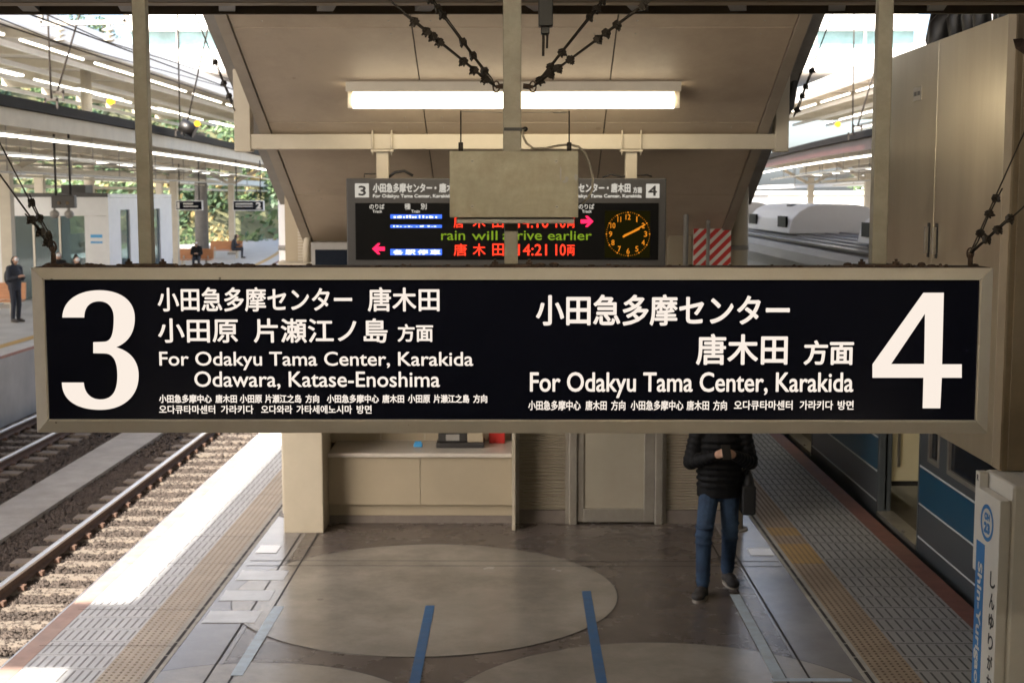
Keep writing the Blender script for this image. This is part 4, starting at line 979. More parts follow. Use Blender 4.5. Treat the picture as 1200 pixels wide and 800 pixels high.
b = MB(); b.box(CX-.002, CX+.011, CY0+.006, CY0+.126, CZ0+.002, CZ1-.002); build('edge_trim', b, M['beige'], t, bevel=.002)
b = MB(); b.box(CX+.04, CX+.8, CY0, CY0+.0115, CZ0+.002, CZ1-.002); build('end_panel', b, M['cabend'], t, bevel=.003)
b = MB(); c0 = P(1196, 55, CY0-.003)
fill2d(b, [P(1196+u, 55+v, CY0-.003) for u, v in ((-9,-9),(2,-10),(12,-4),(13,6),(4,9),(-3,4),(-6,2))]); build('peeled_patch', b, M['rust'], t)
for k, pts in enumerate((((1092, 62), (1080, 45), (1085, 20), (1104, 5), (1135, -6)), ((1078, 52), (1084, 30), (1100, 14), (1130, 2), (1170, -6)), ((1105, 48), (1101, 22), (1112, 0), (1135, -12)), ((1120, 42), (1118, 20), (1124, -10)), ((1131, 38), (1131, 15), (1136, -10)), ((1150, 32), (1155, 12), (1160, -10)), ((1158, 30), (1160, 12), (1168, -10)))):
    yb_ = [9.3, 9.0, 8.8, 8.5, 8.3, 8.0, 7.8][k]
    b = MB(); b.tube([P(u, v, yb_) + Vector((.12 if i == 0 else .1, 0, -.15 if i == 0 else 0)) for i, (u, v) in enumerate(pts)], .075 if k < 2 else .055, 10)
    tag(build('power_cable', b, M['cable']), 'thick black power cable rising from the cabinet top, number %d counted from the far end' % (k+1), 'cable', 'black cables above the cabinet')
t = thing('white_pillar', 'white painted pillar under the steel cabinet carrying the station name strip', 'pillar', (2.8, 7.2, 0))
b = MB(); b.box(2.56, 3.3, 7.0, 7.44, .12, CZ0-.003); build('shaft', b, M['sign_white'], t, bevel=.02)
b = MB(); b.box(2.52, 3.34, 6.96, 7.48, 0, .118); build('base', b, M['conc'], t)
t = thing('station_name_strip', 'tall white station name strip with blue band and round 23 emblem', 'sign', (2.5, 7.17, .3))
SXp = 2.5
b = MB(); b.box(SXp, SXp+.055, 7.0, 7.345, .3, 1.772); build('board', b, M['sign_white'], t, bevel=.004)
b = MB(); b.box(SXp+.01, SXp+.055, 7.352, 7.42, 1.3, 1.85); build('upper_strip', b, M['sign_white'], t)
b = MB(); b.box(SXp-.0012, SXp-.0003, 7.205, 7.338, .32, 1.485); build('blue_band', b, M['sign_blue'], t)
UY = Vector((0, -1, 0))
b = MB(); write(b, 'Shin-Yurigaoka', Vector((SXp-.0022, 7.318, 1.375)), Vector((0,0,-1)), UY, .80, .090, .0035); build('lettering', b, M['sign_white'], t)
b = MB()
for k, ch in enumerate('しんゆりがおか'): write(b, ch, Vector((SXp-.0012, 7.105, 1.315-.112*k-.03)), UY, UZ, .078, .088, .0028)
write(b, 'R', Vector((SXp+.0088, 7.40, 1.80)), UY, UZ, .03, .035, .002)
build('lettering', b, M['sign_ink'], t)
b = MB(); cy, cz = 7.185, 1.612
for r0, r1 in ((.078, .1),):
    n = 40
    for i in range(n):
        a0, a1 = 2*math.pi*i/n, 2*math.pi*(i+1)/n
        b.quad(*[(SXp-.0014, cy - r*math.cos(a), cz + r*math.sin(a)) for r, a in ((r0, a0), (r1, a0), (r1, a1), (r0, a1))])
write(b, 'OH', Vector((SXp-.0014, cy+.042, cz+.012)), UY, UZ, .084, .042, .004); write(b, '23', Vector((SXp-.0014, cy+.048, cz-.058)), UY, UZ, .096, .06, .006)
build('emblem', b, M['sign_blue'], t)

# ------------------------------------------------------------------ the train at the right platform
TX, TY0, TY1 = 3.79, -2.0, 60.0
t = thing('commuter_train', 'silver commuter train with a blue band and an open door', 'train', (TX, 20, RAILZ))
doors = [8.78 + 4.75*k for k in range(-2, 11)]; DW = .73
def wallseg(b, y0, y1, z0, z1): b.box(TX, TX+.06, y0, y1, z0, z1)
b = MB(); wins = []
wallseg(b, TY0, TY1, -.15, .02); wallseg(b, TY0, TY1, 1.95, 2.3)
edges = [TY0] + [e for d in doors for e in (d-DW, d+DW)] + [TY1]
for i in range(0, len(edges), 2):
    y0_, y1_ = edges[i], edges[i+1]
    w = [(y0_+.3, y1_-.87), (y1_-.57, y1_-.3)] if y1_-y0_ > 2 else []
    wallseg(b, y0_, y1_, .02, .93); wallseg(b, y0_, y1_, 1.75, 1.95); cur = y0_
    for p, q in w: wallseg(b, cur, p, .93, 1.75); cur = q; wins.append((p, q))
    wallseg(b, cur, y1_, .93, 1.75)
# roof shoulders and far side
b.box(TX+2.78, TX+2.84, TY0, TY1, -.15, 2.3); build('body', b, M['train'], t)
prof = [(TX+.001, 2.302), (TX+.02, 2.45), (TX+.07, 2.57), (TX+.16, 2.64), (TX+.35, 2.68), (TX+1.42, 2.74), (TX+2.49, 2.66), (TX+2.74, 2.52), (TX+2.84, 2.302)]
b = MB(); b.prism_y(prof, TY0, TY1); build('roof', b, M['trainroof'], t)
for y0_, y1_ in [(edges[i], edges[i+1]) for i in range(0, len(edges), 2)]:
    b = MB(); b.box(TX-.0025, TX-.0003, y0_+.02, y1_-.02, .463, .80); build('blue_band', b, M['trainblue'], t)
    b = MB()
    for z in (.45, .813, .13): b.box(TX-.003, TX-.0003, y0_+.02, y1_-.02, z-.008, z+.008)
    build('pale_line', b, M['trainwhite'], t)
for p, q in wins:
    if q < 6: continue
    b = MB(); b.box(TX-.008, TX+.05, p-.03, p+.012, .90, 1.78); b.box(TX-.008, TX+.05, q-.012, q+.03, .90, 1.78); b.box(TX-.008, TX+.05, p+.012, q-.012, .90, .942); b.box(TX-.008, TX+.05, p+.012, q-.012, 1.738, 1.78)
    w = build('window', b, M['alu'], t, bevel=.004)
    b = MB(); b.box(TX+.02, TX+.026, p+.01, q-.01, .94, 1.74); build('pane', b, M['screen'], w)
for k, d in enumerate(doors):
    if d < 3: continue
    b = MB(); b.box(TX-.006, TX+.14, d-DW-.03, d-DW+.02, .0, 1.98); b.box(TX-.006, TX+.14, d+DW-.02, d+DW+.03, .0, 1.98); b.box(TX-.006, TX+.14, d-DW+.02, d+DW-.02, 1.93, 1.98)
    build('door_frame', b, M['train'], t, bevel=.012)
    b = MB(); b.box(TX-.012, TX+.16, d-DW+.02, d+DW-.02, -.02, .032); b.ell((TX+.02, d-.2, .04), (.02,.05,.014), n=8, m=5); build('door_sill', b, M['alu'], t)
    b = MB(); b.box(TX+.07, TX+.09, d+DW-.02, d+DW+.0, .05, 1.93); build('door_edge', b, M['skirt'], t)
    b = MB(); b.box(TX+.15, TX+.66, d+DW+.035, d+DW+.07, .34, 1.5); build('seat_screen', b, M['interior'], t, bevel=.01)
    b = MB(); b.tube([(TX+.22, d+DW+.02, .5), (TX+.22, d+DW+.02, 2.2)], .016, 8); build('grab_pole', b, M['alu'], t)
    if d < 50:
        b = MB(); b.box(TX+.15, TX+.64, d+DW+.09, d+4.75-DW-.1, .28, .42); b.box(TX+.10, TX+.2, d+DW+.09, d+4.75-DW-.1, .43, .88); build('seat', b, M['skirt'], t)
b = MB(); b.box(TX+.06, TX+2.77, TY0+.1, TY1-.1, -.1, .0); build('cabin_floor', b, M['trfloor'], t)
b = MB(); b.box(TX+2.70, TX+2.775, TY0+.1, TY1-.1, .002, 2.2); b.box(TX+.07, TX+2.69, TY0+.1, TY1-.1, 2.15, 2.2); b.box(TX+.07, TX+2.69, TY1-.1, TY1, 0, 2.2); build('cabin_lining', b, M['interior'], t)
b = MB(); b.box(TX+2.68, TX+2.698, TY0+.1, TY1-.1, .004, .85); build('lower_lining', b, M['trfloor'], t)
for x in (TX+.95, TX+1.9):
    b = MB(); b.box(x-.05, x+.05, 4, 40, 2.11, 2.145); build('cabin_light', b, M['trlamp'], t)
b = MB(); b.box(TX+.12, TX+2.7, TY0, TY1, -1.0, -.152); build('underframe', b, M['skirt'], t)
b = MB()
for k in range(11):
    x = TX + .27 + k*.23; z = 2.668 + .07*(1-abs(k-5)/5)
    b.box(x-.05, x+.05, TY0+.2, TY1-.2, z, z+.035)
b.box(TX+.36, TX+.40, TY0+.2, TY1-.2, 2.665, 2.70); build('roof_ridges', b, M['roofsheet'], t)
def ac(y0_, y1_):
    x0, x1 = TX+.55, TX+2.12; b = MB(); n = 12; L = []
    for i in range(n+1):
        f = i/n; z = 2.77 + .45*(1-(2*f-1)**4*.55); L.append((x0+.05+(x1-x0-.1)*f, z))
    prof_ = [(x0, 2.74)] + L + [(x1, 2.74)]; b.prism_y(prof_, y0_, y1_)
    h = build('roof_air_conditioner', b, M['acwhite'], t, bevel=.02)
    b = MB(); b.box(x0-.006, x0+.03, y0_+.25, y0_+.95, 2.84, 3.02); b.box(x0-.006, x0+.03, y1_-1.0, y1_-.25, 2.84, 3.02)
    build('grille', b, M['black'], h)
    b = MB(); b.box(x0+.5, x0+.75, y0_-.006, y0_+.02, 2.86, 2.98); build('end_grille', b, M['acwhite'], h)
    b = MB(); b.box(x0+.3, x0+.55, y0_+1.4, y0_+1.75, 3.17, 3.205); build('hatch', b, M['grey'], h)
for y in (13.6, 22.2, 31.5, 40.5): ac(y, y+4.1)

# ------------------------------------------------------------------ people
def organic(name, mb, voxel, m, parent=None, smooth=6, loc=None, rot=0.0):
    """one continuous surface grown round the overlapping shapes in mb"""
    me = bpy.data.meshes.new('tmp'); me.from_pydata(mb.v, [], mb.f); me.update()
    o = bpy.data.objects.new('tmp', me); COL.objects.link(o)
    r = o.modifiers.new('r', 'REMESH'); r.mode = 'VOXEL'; r.voxel_size = voxel
    s = o.modifiers.new('s', 'SMOOTH'); s.factor = .5; s.iterations = smooth
    dg = bpy.context.evaluated_depsgraph_get(); out = bpy.data.meshes.new_from_object(o.evaluated_get(dg))
    bpy.data.objects.remove(o); bpy.data.meshes.remove(me)
    out.name = name; out.polygons.foreach_set('use_smooth', [True]*len(out.polygons)); out.materials.clear(); out.materials.append(M[m] if isinstance(m, str) else m)
    ob = bpy.data.objects.new(name, out); COL.objects.link(ob)
    if parent is not None: ob.parent = parent
    return ob
def V3(*a): return Vector(a)
def person(lb, loc, rot, J, top='jacket', legs='jeans', vox=.009, mask=False, shoes=True, quilt=False, hold=False, hair='short', group=None):
    """J: joints in the person's own frame, facing -Y, feet on z = 0"""
    t = thing('person', lb, 'person', loc, group); t.rotation_euler = (0, 0, rot)
    H = J['head']; N = J['neck']; S = J['sho']; E_ = J['elb']; W = J['wri']; HP = J['hip']; K = J['kne']; A = J['ank']; pel = J['pel']; ch = J['chest']
    fd = J.get('face', V3(0, -1, -.1)).normalized(); rt = fd.cross(V3(0,0,1)).normalized()*-1; up = rt.cross(fd)
    HM = Matrix((rt, fd*-1, up)).transposed()
    b = MB()
    b.ell(H + up*.02, (.076, .094, .105), HM); b.ell(H + fd*.028 - up*.055, (.055, .062, .062), HM)       # skull and jaw
    b.cap(H + fd*.088 + up*.01, H + fd*.108 - up*.022, .011, .015, 8)                                     # nose
    for s in (-1, 1):
        b.ell(H + rt*s*.078 - up*.005 - fd*-.0, (.012, .022, .032), HM, 8, 6)
        b.ell(H + fd*.082 + rt*s*.033 + up*.022, (.016, .01, .009), HM, 8, 5)
    b.ell(H + fd*.086 - up*.058, (.024, .012, .010), HM, 8, 5)
    b.cap(N - V3(0,0,.06), H - up*.04, .058, .052)
    b.ell(ch, (.155, .10, .17)); b.ell((ch+pel)/2, (.135, .095, .16)); b.ell(pel, (.15, .105, .12))
    for s in (0, 1):
        b.cap(N - V3(0,0,.05), S[s], .055, .055); b.cap(S[s], E_[s], .05, .04); b.cap(E_[s], W[s], .04, .027)
        b.cap(HP[s], K[s], .078, .052); b.cap(K[s], A[s], .052, .036)
        f = J['foot'][s]; b.cap(A[s] - V3(0,0,.03), f, .038, .03)
        hd = J['hand'][s]; b.cap(W[s], hd, .026, .034)
        dd = (hd - W[s]).normalized(); inw = V3(-1 if s else 1, 0, 0)
        inw = (inw - dd*inw.dot(dd)).normalized(); n2 = dd.cross(inw)
        b.obox(hd + dd*.012, .034, .036, .014, Matrix((n2, dd, inw)).transposed())
        for k in range(4):
            q = (k-1.5)*.0195; L = (.030, .036, .034, .027)[k]
            p0 = hd + dd*.04 + n2*q; p1 = p0 + dd*L*.8 + inw*.012; p2 = p1 + dd*L*.25 + inw*.028
            b.cap(p0, p1, .0092, .0086, 8); b.cap(p1, p2, .0086, .0075, 8)
        th = hd + dd*-.005 + V3(0,0,.028); b.cap(th, th + dd*.035 + inw*.02 + V3(0,0,.012), .012, .010, 8); b.cap(th + dd*.035 + inw*.02 + V3(0,0,.012), th + dd*.05 + inw*.04, .010, .008, 8)
    organic('body', b, min(vox, .0075) if hold else vox, 'skin', t, 3)
    # hair
    b = MB(); hs = 1 + max(0, vox-.009)*11; b.ell(H + up*.035 - fd*.012, (.084*hs, .098*hs, .098*hs), HM)
    if hair == 'long':
        b.ell(H - fd*.06 - up*.06, (.075, .05, .12), HM)
    else: b.ell(H - fd*.045 - up*.02, (.074, .06, .075), HM)
    c = MB(); h = build_hair(b, t, H, fd, up, vox)
    if mask:
        b = MB(); b.ell(H + fd*.052 - up*.045, (.064, .06, .056), HM); organic('face_mask', b, .01, 'mask', t, 2)
    # jacket
    b = MB()
    n = 9; low = pel + V3(0, 0, -.03 if not J.get('sit') else .02)
    for i in range(n):
        f = i/(n-1); p = low.lerp(ch + V3(0,0,.06), f); w = .198 + .012*math.sin(f*3.0) ; dpt = .135 + .018*math.sin(f*3.0)
        hgt = ((ch + V3(0,0,.06)) - low).length/(n-1)
        b.ell(p, (w, dpt, hgt*(1.0 if quilt else 1.25) if i else .03))
        if i == 0: b.prism_z([(p.x + w*.97*math.cos(an*.2618), p.y + dpt*.97*math.sin(an*.2618)) for an in range(24)], p.z-.05, p.z+.04)
    b.ell(ch + V3(0,0,.1), (.17, .11, .10)); b.cap(N - V3(0,0,.05), N + V3(0,-.005,.015), .075, .066)
    for s in (0, 1):
        b.cap(N - V3(0,0,.06), S[s], .075, .08)
        m = 6
        for (p0, p1, r0, r1) in ((S[s], E_[s], .083, .068), (E_[s], W[s], .068, .046)):
            b.cap(p0, p1, r0*.93, r1*.93)
            if quilt:
                for i in range(m):
                    p = p0.lerp(p1, (i+.5)/m); q = (p1-p0).to_track_quat('Z', 'Y').to_matrix(); r = r0 + (r1-r0)*(i+.5)/m
                    b.ell(p, (r*1.03, r*1.03, (p1-p0).length/m*.62), q)
    organic('jacket', b, vox, top, t, 3 if quilt else 5)
    # trousers
    b = MB(); b.ell(pel + V3(0,0,-.02), (.155, .112, .11))
    for s in (0, 1):
        b.cap(HP[s], K[s], .090, .07); b.cap(K[s], A[s] + (K[s]-A[s])*.06, .07, .057)
        b.ell(A[s] + (K[s]-A[s])*.12, (.064, .062, .02)); b.ell(A[s] + (K[s]-A[s])*.24, (.067, .064, .018)); b.ell(A[s] + (K[s]-A[s])*.37, (.066, .066, .016)); b.ell(K[s] + V3(0,-.01,-.03), (.077, .074, .02)); b.ell(K[s] + V3(0,0,.03), (.08, .076, .02)); b.ell(K[s] + V3(.004,0,.10), (.082, .08, .02))
    organic('trousers', b, vox, legs, t, 3)
    if shoes:
        for s in (0, 1):
            a, f = A[s], J['foot'][s]; d = (f-a); d.z = 0; d = d.normalized(); sd = d.cross(V3(0,0,1)); pitch = (f.z - .035)
            Q = Matrix((sd, d, V3(0,0,1))).transposed(); zz = min(a.z-.085, f.z-.03)
            heel = V3(a.x, a.y, a.z-.05); toe = V3(f.x, f.y, f.z)
            b = MB(); b.ell(heel - d*.005, (.050, .06, .05), Q); b.ell(heel.lerp(toe, .5) + V3(0,0,.012), (.053, .09, .05), Q); b.ell(toe - d*.01, (.057, .075, .040), Q); b.cap(a - V3(0,0,.02), a + V3(0,0,.02), .05, .047)
            sh = organic('shoe', b, .007, 'shoe', t, 3)
            b = MB(); ps = []
            for i in range(24):
                an = 2*math.pi*i/24; l = math.cos(an); w_ = math.sin(an); c0 = heel.lerp(toe, .5); L = (toe-heel).length/2 + .07
                ps.append(c0 + (toe-heel).normalized()*l*L + sd*w_*(.056 + .006*l))
            o = len(b.v)
            zb = V3(0,0,-.046); b.add([p + zb for p in ps] + [p + zb + V3(0,0,.022) for p in ps], [tuple(range(24))[::-1], tuple(range(24,48))] + [(i, (i+1)%24, 24+(i+1)%24, 24+i) for i in range(24)])
            so_ = build('sole', b, M['sole']); so_.parent = sh
    return t
def build_hair(b, t, H, fd, up, vox):
    # the hair cap leaves the face free: drop what lies before the hairline
    o = organic('hair', b, max(vox, .008), 'hair', t, 2)
    import bmesh
    bm = bmesh.new(); bm.from_mesh(o.data)
    kill = [v for v in bm.verts if (v.co - H).dot(fd) > .045 and (v.co - H).dot(up) < .062]
    bmesh.ops.delete(bm, geom=kill, context='VERTS'); bm.to_mesh(o.data); bm.free(); return o

# the walking man with the phone
F0, F1 = G(824, 699), G(853, 684); base = V3((F0.x+F1.x)/2 + .02, (F0.y+F1.y)/2, 0)
l0, l1 = F0 - base, F1 - base
Jm = dict(head=V3(-.0, -.06, 1.585), face=V3(.0, -1, -.55), neck=V3(0, .0, 1.48), chest=V3(0, .0, 1.25), pel=V3(.0, .015, .90),
  sho=(V3(-.175, .01, 1.40), V3(.175, .01, 1.40)), elb=(V3(-.255, -.02, 1.115), V3(.255, -.02, 1.115)), wri=(V3(-.085, -.245, 1.215), V3(.085, -.245, 1.215)),
  hand=(V3(-.048, -.285, 1.235), V3(.048, -.285, 1.235)), hip=(V3(-.085, .01, .87), V3(.085, .01, .87)),
  kne=(V3(l0.x*.75-.035, l0.y*.5-.05, .49), V3(l1.x*.75+.01, l1.y*.4-.06, .485)), ank=(V3(l0.x, l0.y+.03, .085), V3(l1.x, l1.y+.05, .10)), foot=(V3(l0.x-.06, l0.y-.125, .042), V3(l1.x+.03, l1.y-.11, .038)))
person('man in black padded jacket and blue jeans walking with a phone in both hands', base, 0.0, Jm, quilt=True, hold=True, vox=.0085)
pp = base + V3(0, -.338, 1.262)
t = thing('smartphone', 'dark smartphone held in both hands by the walking man', 'phone', pp)
Q = Matrix.Rotation(R(-48), 3, 'X'); b = MB(); b.obox(pp, .036, .004, .074, Q); build('case', b, M['cable'], t, bevel=.003)
b = MB(); b.obox(pp + Q @ V3(0, .0045, 0), .033, .0004, .069, Q); build('screen', b, M['screen'], t)
bx = base + V3(.235, .03, .86)
t = thing('shoulder_bag', 'black shoulder bag hanging at the hip of the walking man', 'bag', bx)
b = MB(); b.ell(bx + V3(0, 0, 0), (.065, .13, .20)); b.obox(bx - V3(0,0,.06), .058, .13, .125, Matrix.Identity(3)); o = organic('pouch', b, .012, 'bag', None, 6); o.parent = t; o.data.transform(Matrix.Translation(-bx))
b = MB(); b.tube([bx + V3(-.03, -.08, .16), base + V3(.275, -.06, 1.2), base + V3(.2, -.03, 1.46), base + V3(.17, .03, 1.49), base + V3(.26, .09, 1.2), bx + V3(-.02, .08, .16)], .012, 6); build('strap', b, M['bag'], t)

def stand(h=1.7, phone=True, stride=0):
    s = h/1.7; v = lambda *a: V3(*a)*s
    return dict(head=v(0,-.03,1.58), face=V3(0,-1,-.35), neck=v(0,.0,1.46), chest=v(0,0,1.24), pel=v(0,.01,.90), sho=(v(-.17,0,1.38), v(.17,0,1.38)),
      elb=(v(-.22,-.02,1.10), v(.22,-.02,1.10)), wri=(v(-.10,-.22,1.16), v(.10,-.22,1.16)) if phone else (v(-.23,-.06,.86), v(.23,-.06,.86)),
      hand=(v(-.06,-.27,1.18), v(.06,-.27,1.18)) if phone else (v(-.23,-.09,.80), v(.23,-.09,.80)),
      hip=(v(-.085,0,.87), v(.085,0,.87)), kne=(v(-.09,-.02,.48), v(.09,-.02,.48)), ank=(v(-.09,.02,.085), v(.09,.02,.085)), foot=(v(-.10,-.13,.035), v(.10,-.13,.035)))
def seated():
    v = V3
    return dict(sit=1, head=v(0,-.16,1.20), face=V3(0,-1,-.6), neck=v(0,-.08,1.07), chest=v(0,-.02,.84), pel=v(0,.03,.52), sho=(v(-.17,-.04,.99), v(.17,-.04,.99)),
      elb=(v(-.23,-.12,.72), v(.23,-.12,.72)), wri=(v(-.08,-.32,.72), v(.08,-.32,.72)), hand=(v(-.05,-.37,.73), v(.05,-.37,.73)),
      hip=(v(-.09,.0,.50), v(.09,.0,.50)), kne=(v(-.12,-.44,.50), v(.12,-.44,.50)), ank=(v(-.12,-.42,.085), v(.12,-.42,.085)), foot=(v(-.13,-.56,.035), v(.13,-.56,.035)))
a = P(19, 375, 36.3); person('masked man in a dark suit and backpack standing on the far left platform', (a.x, a.y, 0), R(62), stand(1.78), 'navycloth', 'navycloth', .014, mask=True)
bp = V3(a.x, a.y, 1.2) + Matrix.Rotation(R(62), 3, 'Z') @ V3(0, .2, 0)
b = MB(); b.ell(bp, (.16, .11, .24), Matrix.Rotation(R(62), 3, 'Z')); o = organic('backpack', b, .02, 'bag'); tag(o, 'black backpack on the back of the masked man on the far platform', 'backpack')
a = P(90, 340, 38.5); person('masked dark haired person looking down before the white shelter', (a.x, a.y, 0), R(48), stand(1.66), 'navycloth', 'navycloth', .016, mask=True, hair='long')
a = P(70, 340, 41.5); person('masked person in black farther back before the white shelter', (a.x, a.y, 0), R(10), stand(1.66), 'jacket', 'navycloth', .018, mask=True)
S1 = P(231, 312, 63); person('masked person in dark clothes seated on the nearer wooden bench with head bowed', (S1.x, S1.y, 0), R(8), seated(), 'jacket', 'navycloth', .018, mask=True)
S2 = P(274, 306, 74); person('person in dark clothes seated alone at the end of the farther wooden bench', (S2.x, S2.y+.1, 0), R(100), seated(), 'navycloth', 'navycloth', .02)

# ------------------------------------------------------------------ things on the far left platform
def bench(x0, x1, y, lb, rot=0):
    L = x1 - x0; cx = (x0+x1)/2; t = thing('wooden_bench', lb, 'bench', (cx, y, 0), 'wooden benches on the far left platform')
    b = MB(); b.box(x0, x1, y-.22, y+.2, .40, .44); build('seat', b, M['wood'], t, bevel=.01)
    b = MB(); b.prism_x([(y+.22, .45), (y+.28, .45), (y+.36, .92), (y+.30, .92)], x0, x1); build('backrest', b, M['wood'], t)
    for x in (x0+.25, x1-.25):
        b = MB(); b.box(x-.05, x+.05, y-.18, y+.18, 0, .395); b.box(x-.03, x+.03, y+.16, y+.215, .44, .6); build('leg', b, M['alu'], t)
bench(P(206, 300, 63).x, P(247, 300, 63).x, 63.3, 'orange wooden bench with the masked person seated on it')
bench(P(244, 295, 74).x, P(282, 295, 74).x, 74.3, 'long orange wooden bench with one person at its end')
bench(P(-40, 340, 37.5).x, P(15, 340, 37.5).x, 38.2, 'orange wooden bench behind the standing man at the picture edge')
# white shelter
SX1, SX0, SY0, SY1, SH = -13.25, -17.2, 44, 52, 3.42
t = thing('waiting_shelter', 'white waiting shelter with bluish glass front on the far left platform', 'shelter', (SX0, SY0, 0))
b = MB(); b.box(SX0, SX1, SY0+.2, SY1, SH-.12, SH); b.box(SX0, SX1, SY0, SY0+.15, 2.72, SH-.02); b.box(SX1-.78, SX1, SY0, SY0+.15, 0, 2.71); b.box(SX0, SX0+.45, SY0, SY0+.15, 0, 2.71)
for y0_, y1_ in ((SY0+.16, SY0+1.3), (SY0+2.4, SY0+5.2), (SY0+6.3, SY1)): b.box(SX1-.12, SX1, y0_, y1_, 0, SH-.13)
for y0_, y1_ in ((SY0+1.3, SY0+2.4), (SY0+5.2, SY0+6.3)): b.box(SX1-.12, SX1, y0_, y1_, 0, .3); b.box(SX1-.12, SX1, y0_, y1_, 2.9, SH-.13)
b.box(SX0, SX1, SY1-.1, SY1-.001, 0, 1.0); b.box(SX0, SX0+.1, SY0+.16, SY1-.11, 0, SH-.13)
build('wall', b, M['opp_wall'], t)
b = MB(); b.box(SX0+.46, SX1-.79, SY0+.05, SY0+.08, .05, 2.71); build('glass_front', b, M['pane'], t)
for x in (SX0+1.5, SX0+2.35): 
    b = MB(); b.box(x-.03, x+.03, SY0+.03, SY0+.1, .02, 2.715); build('mullion', b, M['alu'], t)
for y0_ in (SY0+1.3, SY0+5.2):
    b = MB(); b.box(SX1-.08, SX1-.06, y0_, y0_+1.1, .3, 2.9); build('window', b, M['pane'], t)
b = MB(); b.box(SX1-.6, SX1-.22, SY0-.012, SY0-.001, 2.02, 2.12); b.box(SX1-.6, SX1-.22, SY0-.012, SY0-.001, 1.84, 1.90); build('blue_notice', b, M['bluep'], t)
b = MB(); b.box(SX1-1.9, SX1-1.1, SY0+1.2, SY0+2.0, SH+.001, SH+.3); b.box(SX0+.0, SX1, SY0-.02, SY0-.001, SH-.10, SH+.03); build('roof_unit', b, M['grey'], t)
# hanging signal
Yh = 34.5; a = P(60, 244, Yh); c = P(87, 229, Yh)
t = thing('hanging_signal', 'dark hanging signal box with two round bells before the white shelter', 'signal', ((a.x+c.x)/2, Yh, a.z))
b = MB(); b.box(a.x, c.x, Yh, Yh+.2, a.z, c.z); build('box', b, M['grey'], t, bevel=.02)
for u in (64, 81):
    p = P(u, 251, Yh); b = MB(); b.ell((p.x, Yh, p.z), (.12,.12,.105)); b.tube([(p.x, Yh, p.z+.05), (p.x, Yh, a.z)], .03, 6); build('bell', b, M['greyp'], t)
    p = P(u, 229, Yh); b = MB(); b.tube([(p.x, Yh+.1, p.z), (p.x, Yh+.1, 4.9)], .03, 6); build('rod', b, M['dark'], t)
for u in (69, 79): 
    p = P(u, 238, Yh); b = MB(); b.ell((p.x, Yh-.012, p.z), (.05,.012,.05), n=8, m=5); build('signal_lamp', b, M['brown'], t)
# hanging signs 1 and 2
for u0, v0, u1, v1, Y, num, lb in ((206, 235, 237, 246.5, 58, '1', 'small dark hanging sign over the benches carrying the number 1'), (273, 235, 309, 247, 60, '2', 'small dark hanging sign over the far platform carrying a large number 2')):
    a, c = P(u0, v1, Y), P(u1, v0, Y)
    t = thing('hanging_sign', lb, 'sign', ((a.x+c.x)/2, Y, a.z), 'dark hanging platform signs')
    b = MB(); b.box(a.x, c.x, Y, Y+.15, a.z, c.z); build('case', b, M['wsteel'], t)
    b = MB(); prect(b, u0+.8, v0+1, u1-.8, v1-1, Y-.01); build('face', b, M['navy'], t)
    b = MB()
    if num == '2': wr(b, '2', u1-9, v0+2, u1-3, v1-2, Y-.02, .02); prect(b, u0+3, v0+3.2, u0+23, v0+4.8, Y-.02); prect(b, u0+3, v0+6.4, u0+23, v0+7.4, Y-.02)
    else: wr(b, '1', u0+1.6, v0+2, u0+4.2, v1-2, Y-.02, .02); prect(b, u0+9, v0+3, u0+20, v0+4.6, Y-.02); prect(b, u0+9, v0+6.4, u0+26, v0+7.6, Y-.02)
    build('lettering', b, M['sign_white'], t)
    for u in (u0+4, u1-4):
        p = P(u, v0, Y); b = MB(); b.tube([(p.x, Y+.07, p.z), (p.x, Y+.07, 4.9)], .025, 6); build('rod', b, M['dark'], t)
# long white duct of the next canopy and its columns
b = MB(); b.box(-22.4, -21.9, 30, 140, 4.15, 4.6); tag(build('white_gutter', b, M['wsteel']), 'long straight white gutter running behind the white shelter', 'gutter')
b = MB(); b.box(-22.0, -21.6, 30, 140, 3.72, 3.85); tag(build('cream_beam', b, M['canopy_beige']), 'cream beam running under the long white gutter', 'beam')
b = MB(); b.box(22, 22.4, 30, 140, 4.0, 4.3); tag(build('white_gutter', b, M['wsteel']), 'long white gutter far behind the trains on the right', 'gutter')
b = MB(); x = P(236, 250, 80).x; b.tube([(x, 80, -.5), (x, 80, 7)], [.42, .34], 12); tag(build('utility_pole', b, M['utility']), 'grey concrete utility pole behind the masked person on the bench', 'pole')
b = MB(); b.box(-27, -26.8, 30, 130, -.2, 1.1); tag(build('boundary_fence', b, M['alu']), 'low grey boundary fence at the foot of the green slope', 'fence')

# ------------------------------------------------------------------ slopes and greenery
def slope(x0, x1, y0, y1, f, name):
    b = MB(); nx, ny = 26, 60; vs = []
    for j in range(ny+1):
        for i in range(nx+1):
            x = x0 + (x1-x0)*i/nx; y = y0 + (y1-y0)*j/ny; vs.append((x, y, f(x, y)))
    b.add(vs, [(j*(nx+1)+i, j*(nx+1)+i+1, (j+1)*(nx+1)+i+1, (j+1)*(nx+1)+i) for j in range(ny) for i in range(nx)], 0, True)
    return struct(name, b, M['hill'])
def fl(x, y): 
    d = max(0, -27.5 - x + max(0, (y-80)*.35)); return -1.2 + min(14, d*.62) + .5*math.sin(x*.9)*math.cos(y*.45)*(1 if d > 1 else 0)
slope(-95, -18, 20, 230, fl, 'hill')
def fr(x, y): return -1.5 + max(0, min(15, (x-60)*.3))
slope(30, 130, 60, 300, fr, 'hill')
rl = random.Random(9)
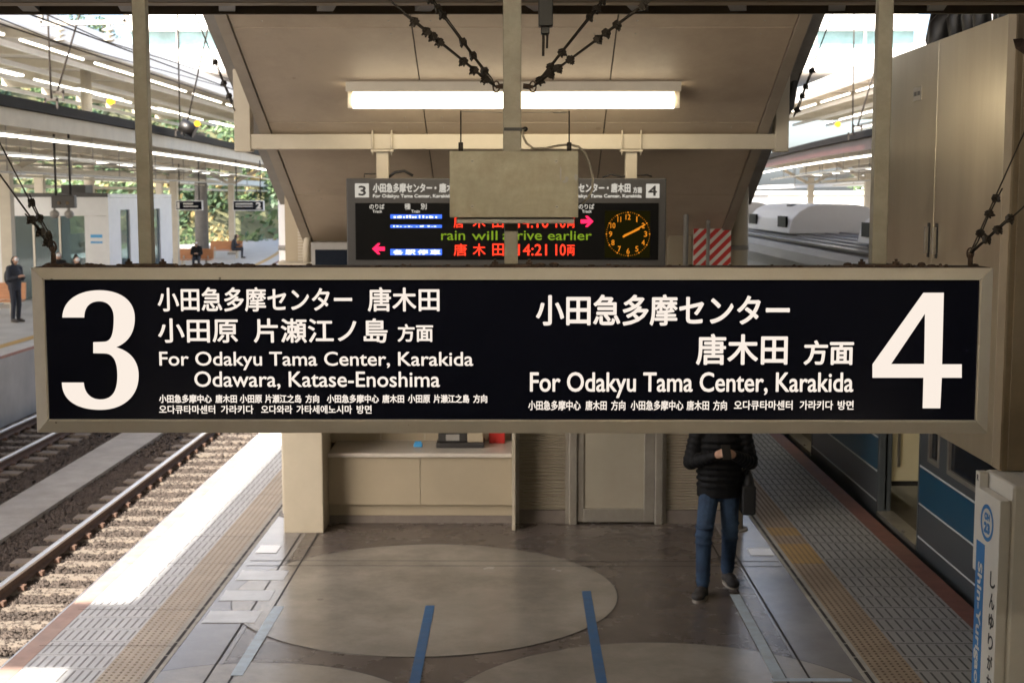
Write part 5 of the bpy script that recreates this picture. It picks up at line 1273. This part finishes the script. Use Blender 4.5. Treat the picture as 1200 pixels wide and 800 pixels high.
def leaves(b, c, rad, n, size, mi=0):
    for _ in range(n):
        while True:
            p = V3(rl.uniform(-1,1), rl.uniform(-1,1), rl.uniform(-1,1))
            if .25 < p.length < 1: break
        p = V3(p.x*rad[0], p.y*rad[1], p.z*rad[2]) + V3(*c); s = size*rl.uniform(.6, 1.4)
        d = V3(rl.gauss(0,1), rl.gauss(0,1), rl.gauss(0,1)).normalized(); e = d.orthogonal().normalized(); g_ = d.cross(e)
        b.add([p - e*s, p + g_*s*.5, p + e*s, p - g_*s*.5], [(0,1,2,3)], mi)
b = MB()
for _ in range(1000):
    y = rl.uniform(48, 190); x = -27.8 + max(0,(y-80)*.35) - rl.random()**1.2*26; z = fl(x, y)
    r = rl.uniform(.5, 1.6); mi = rl.choice((0, 0, 1, 1, 2))
    leaves(b, (x, y, z + r*.4), (r*1.3, r*1.3, r), 62, .29, mi)
o = build('hillside_shrubs', b, [M['leaf'], M['leaf_dark'], M['leaf_dry']]); stuff(o)
def tree(x, y, z, h, r, lb, m, group):
    t = thing('tree', lb, 'tree', (x, y, z), group)
    b = MB(); b.tube([(x, y, z-.3), (x+.1, y, z+h*.3), (x-.1, y+.1, z+h*.62)], [.03*h, .022*h, .012*h], 8)
    for k in range(5):
        a = k*1.3; b.tube([(x, y, z+h*(.3+.06*k)), (x + math.cos(a)*r*.6, y + math.sin(a)*r*.6, z+h*(.5+.08*k))], [.012*h, .005*h], 6)
    build('trunk', b, M['bark'], t)
    b = MB()
    for k in range(11):
        a = rl.random()*6.28; q = rl.random()**.5*r*.7; cz = z + h*rl.uniform(.45, .92); s = r*rl.uniform(.28, .5)
        leaves(b, (x + q*math.cos(a), y + q*math.sin(a), cz), (s, s, s*.8), 130, .2)
    build('crown', b, M[m], t)
for k in range(16):
    y = 45 + k*7.5; x = -36 - rl.uniform(0, 9) - max(0, (y-80)*.12); tree(x, y, fl(x, y), rl.uniform(7, 11), rl.uniform(2.6, 4), ('tall dark green tree', 'tall bushy green tree')[k % 2] + ' on the slope behind the left platforms', ('leaf_dark', 'leaf')[k % 2], 'trees on the green slope')
for k in range(6):
    y = 125 + k*10; x = y*rl.uniform(.215, .30); tree(x, y, -1.5, rl.uniform(5, 8.5), rl.uniform(2.4, 3.6), 'round green tree far beyond the trains on the right', 'leaf', 'trees far beyond the trains')
# pale buildings far to the right
for i, (x, y, w, d, h, lb) in enumerate(((34, 150, 14, 10, 3.5, 'low pale building far beyond the trains on the right'), (52, 170, 16, 12, 12, 'taller pale building far beyond the trains on the right'))):
    t = thing('far_building', lb, 'building', (x, y, -1.5))
    b = MB(); b.box(x-w/2, x+w/2, y, y+d, -1.5, h); build('wall', b, M['opp_wall'], t)
    b = MB(); b.box(x-w/2-.3, x+w/2+.3, y-.3, y+d+.3, h+.002, h+.4); build('roof', b, M['wsteel'], t)
    for k in range(int(w//3)):
        for z in range(1, int(h), 3):
            b = MB(); b.box(x-w/2+.8+k*3, x-w/2+2.2+k*3, y-.05, y-.002, z-.6, z+.8); build('window', b, M['teal'], t)
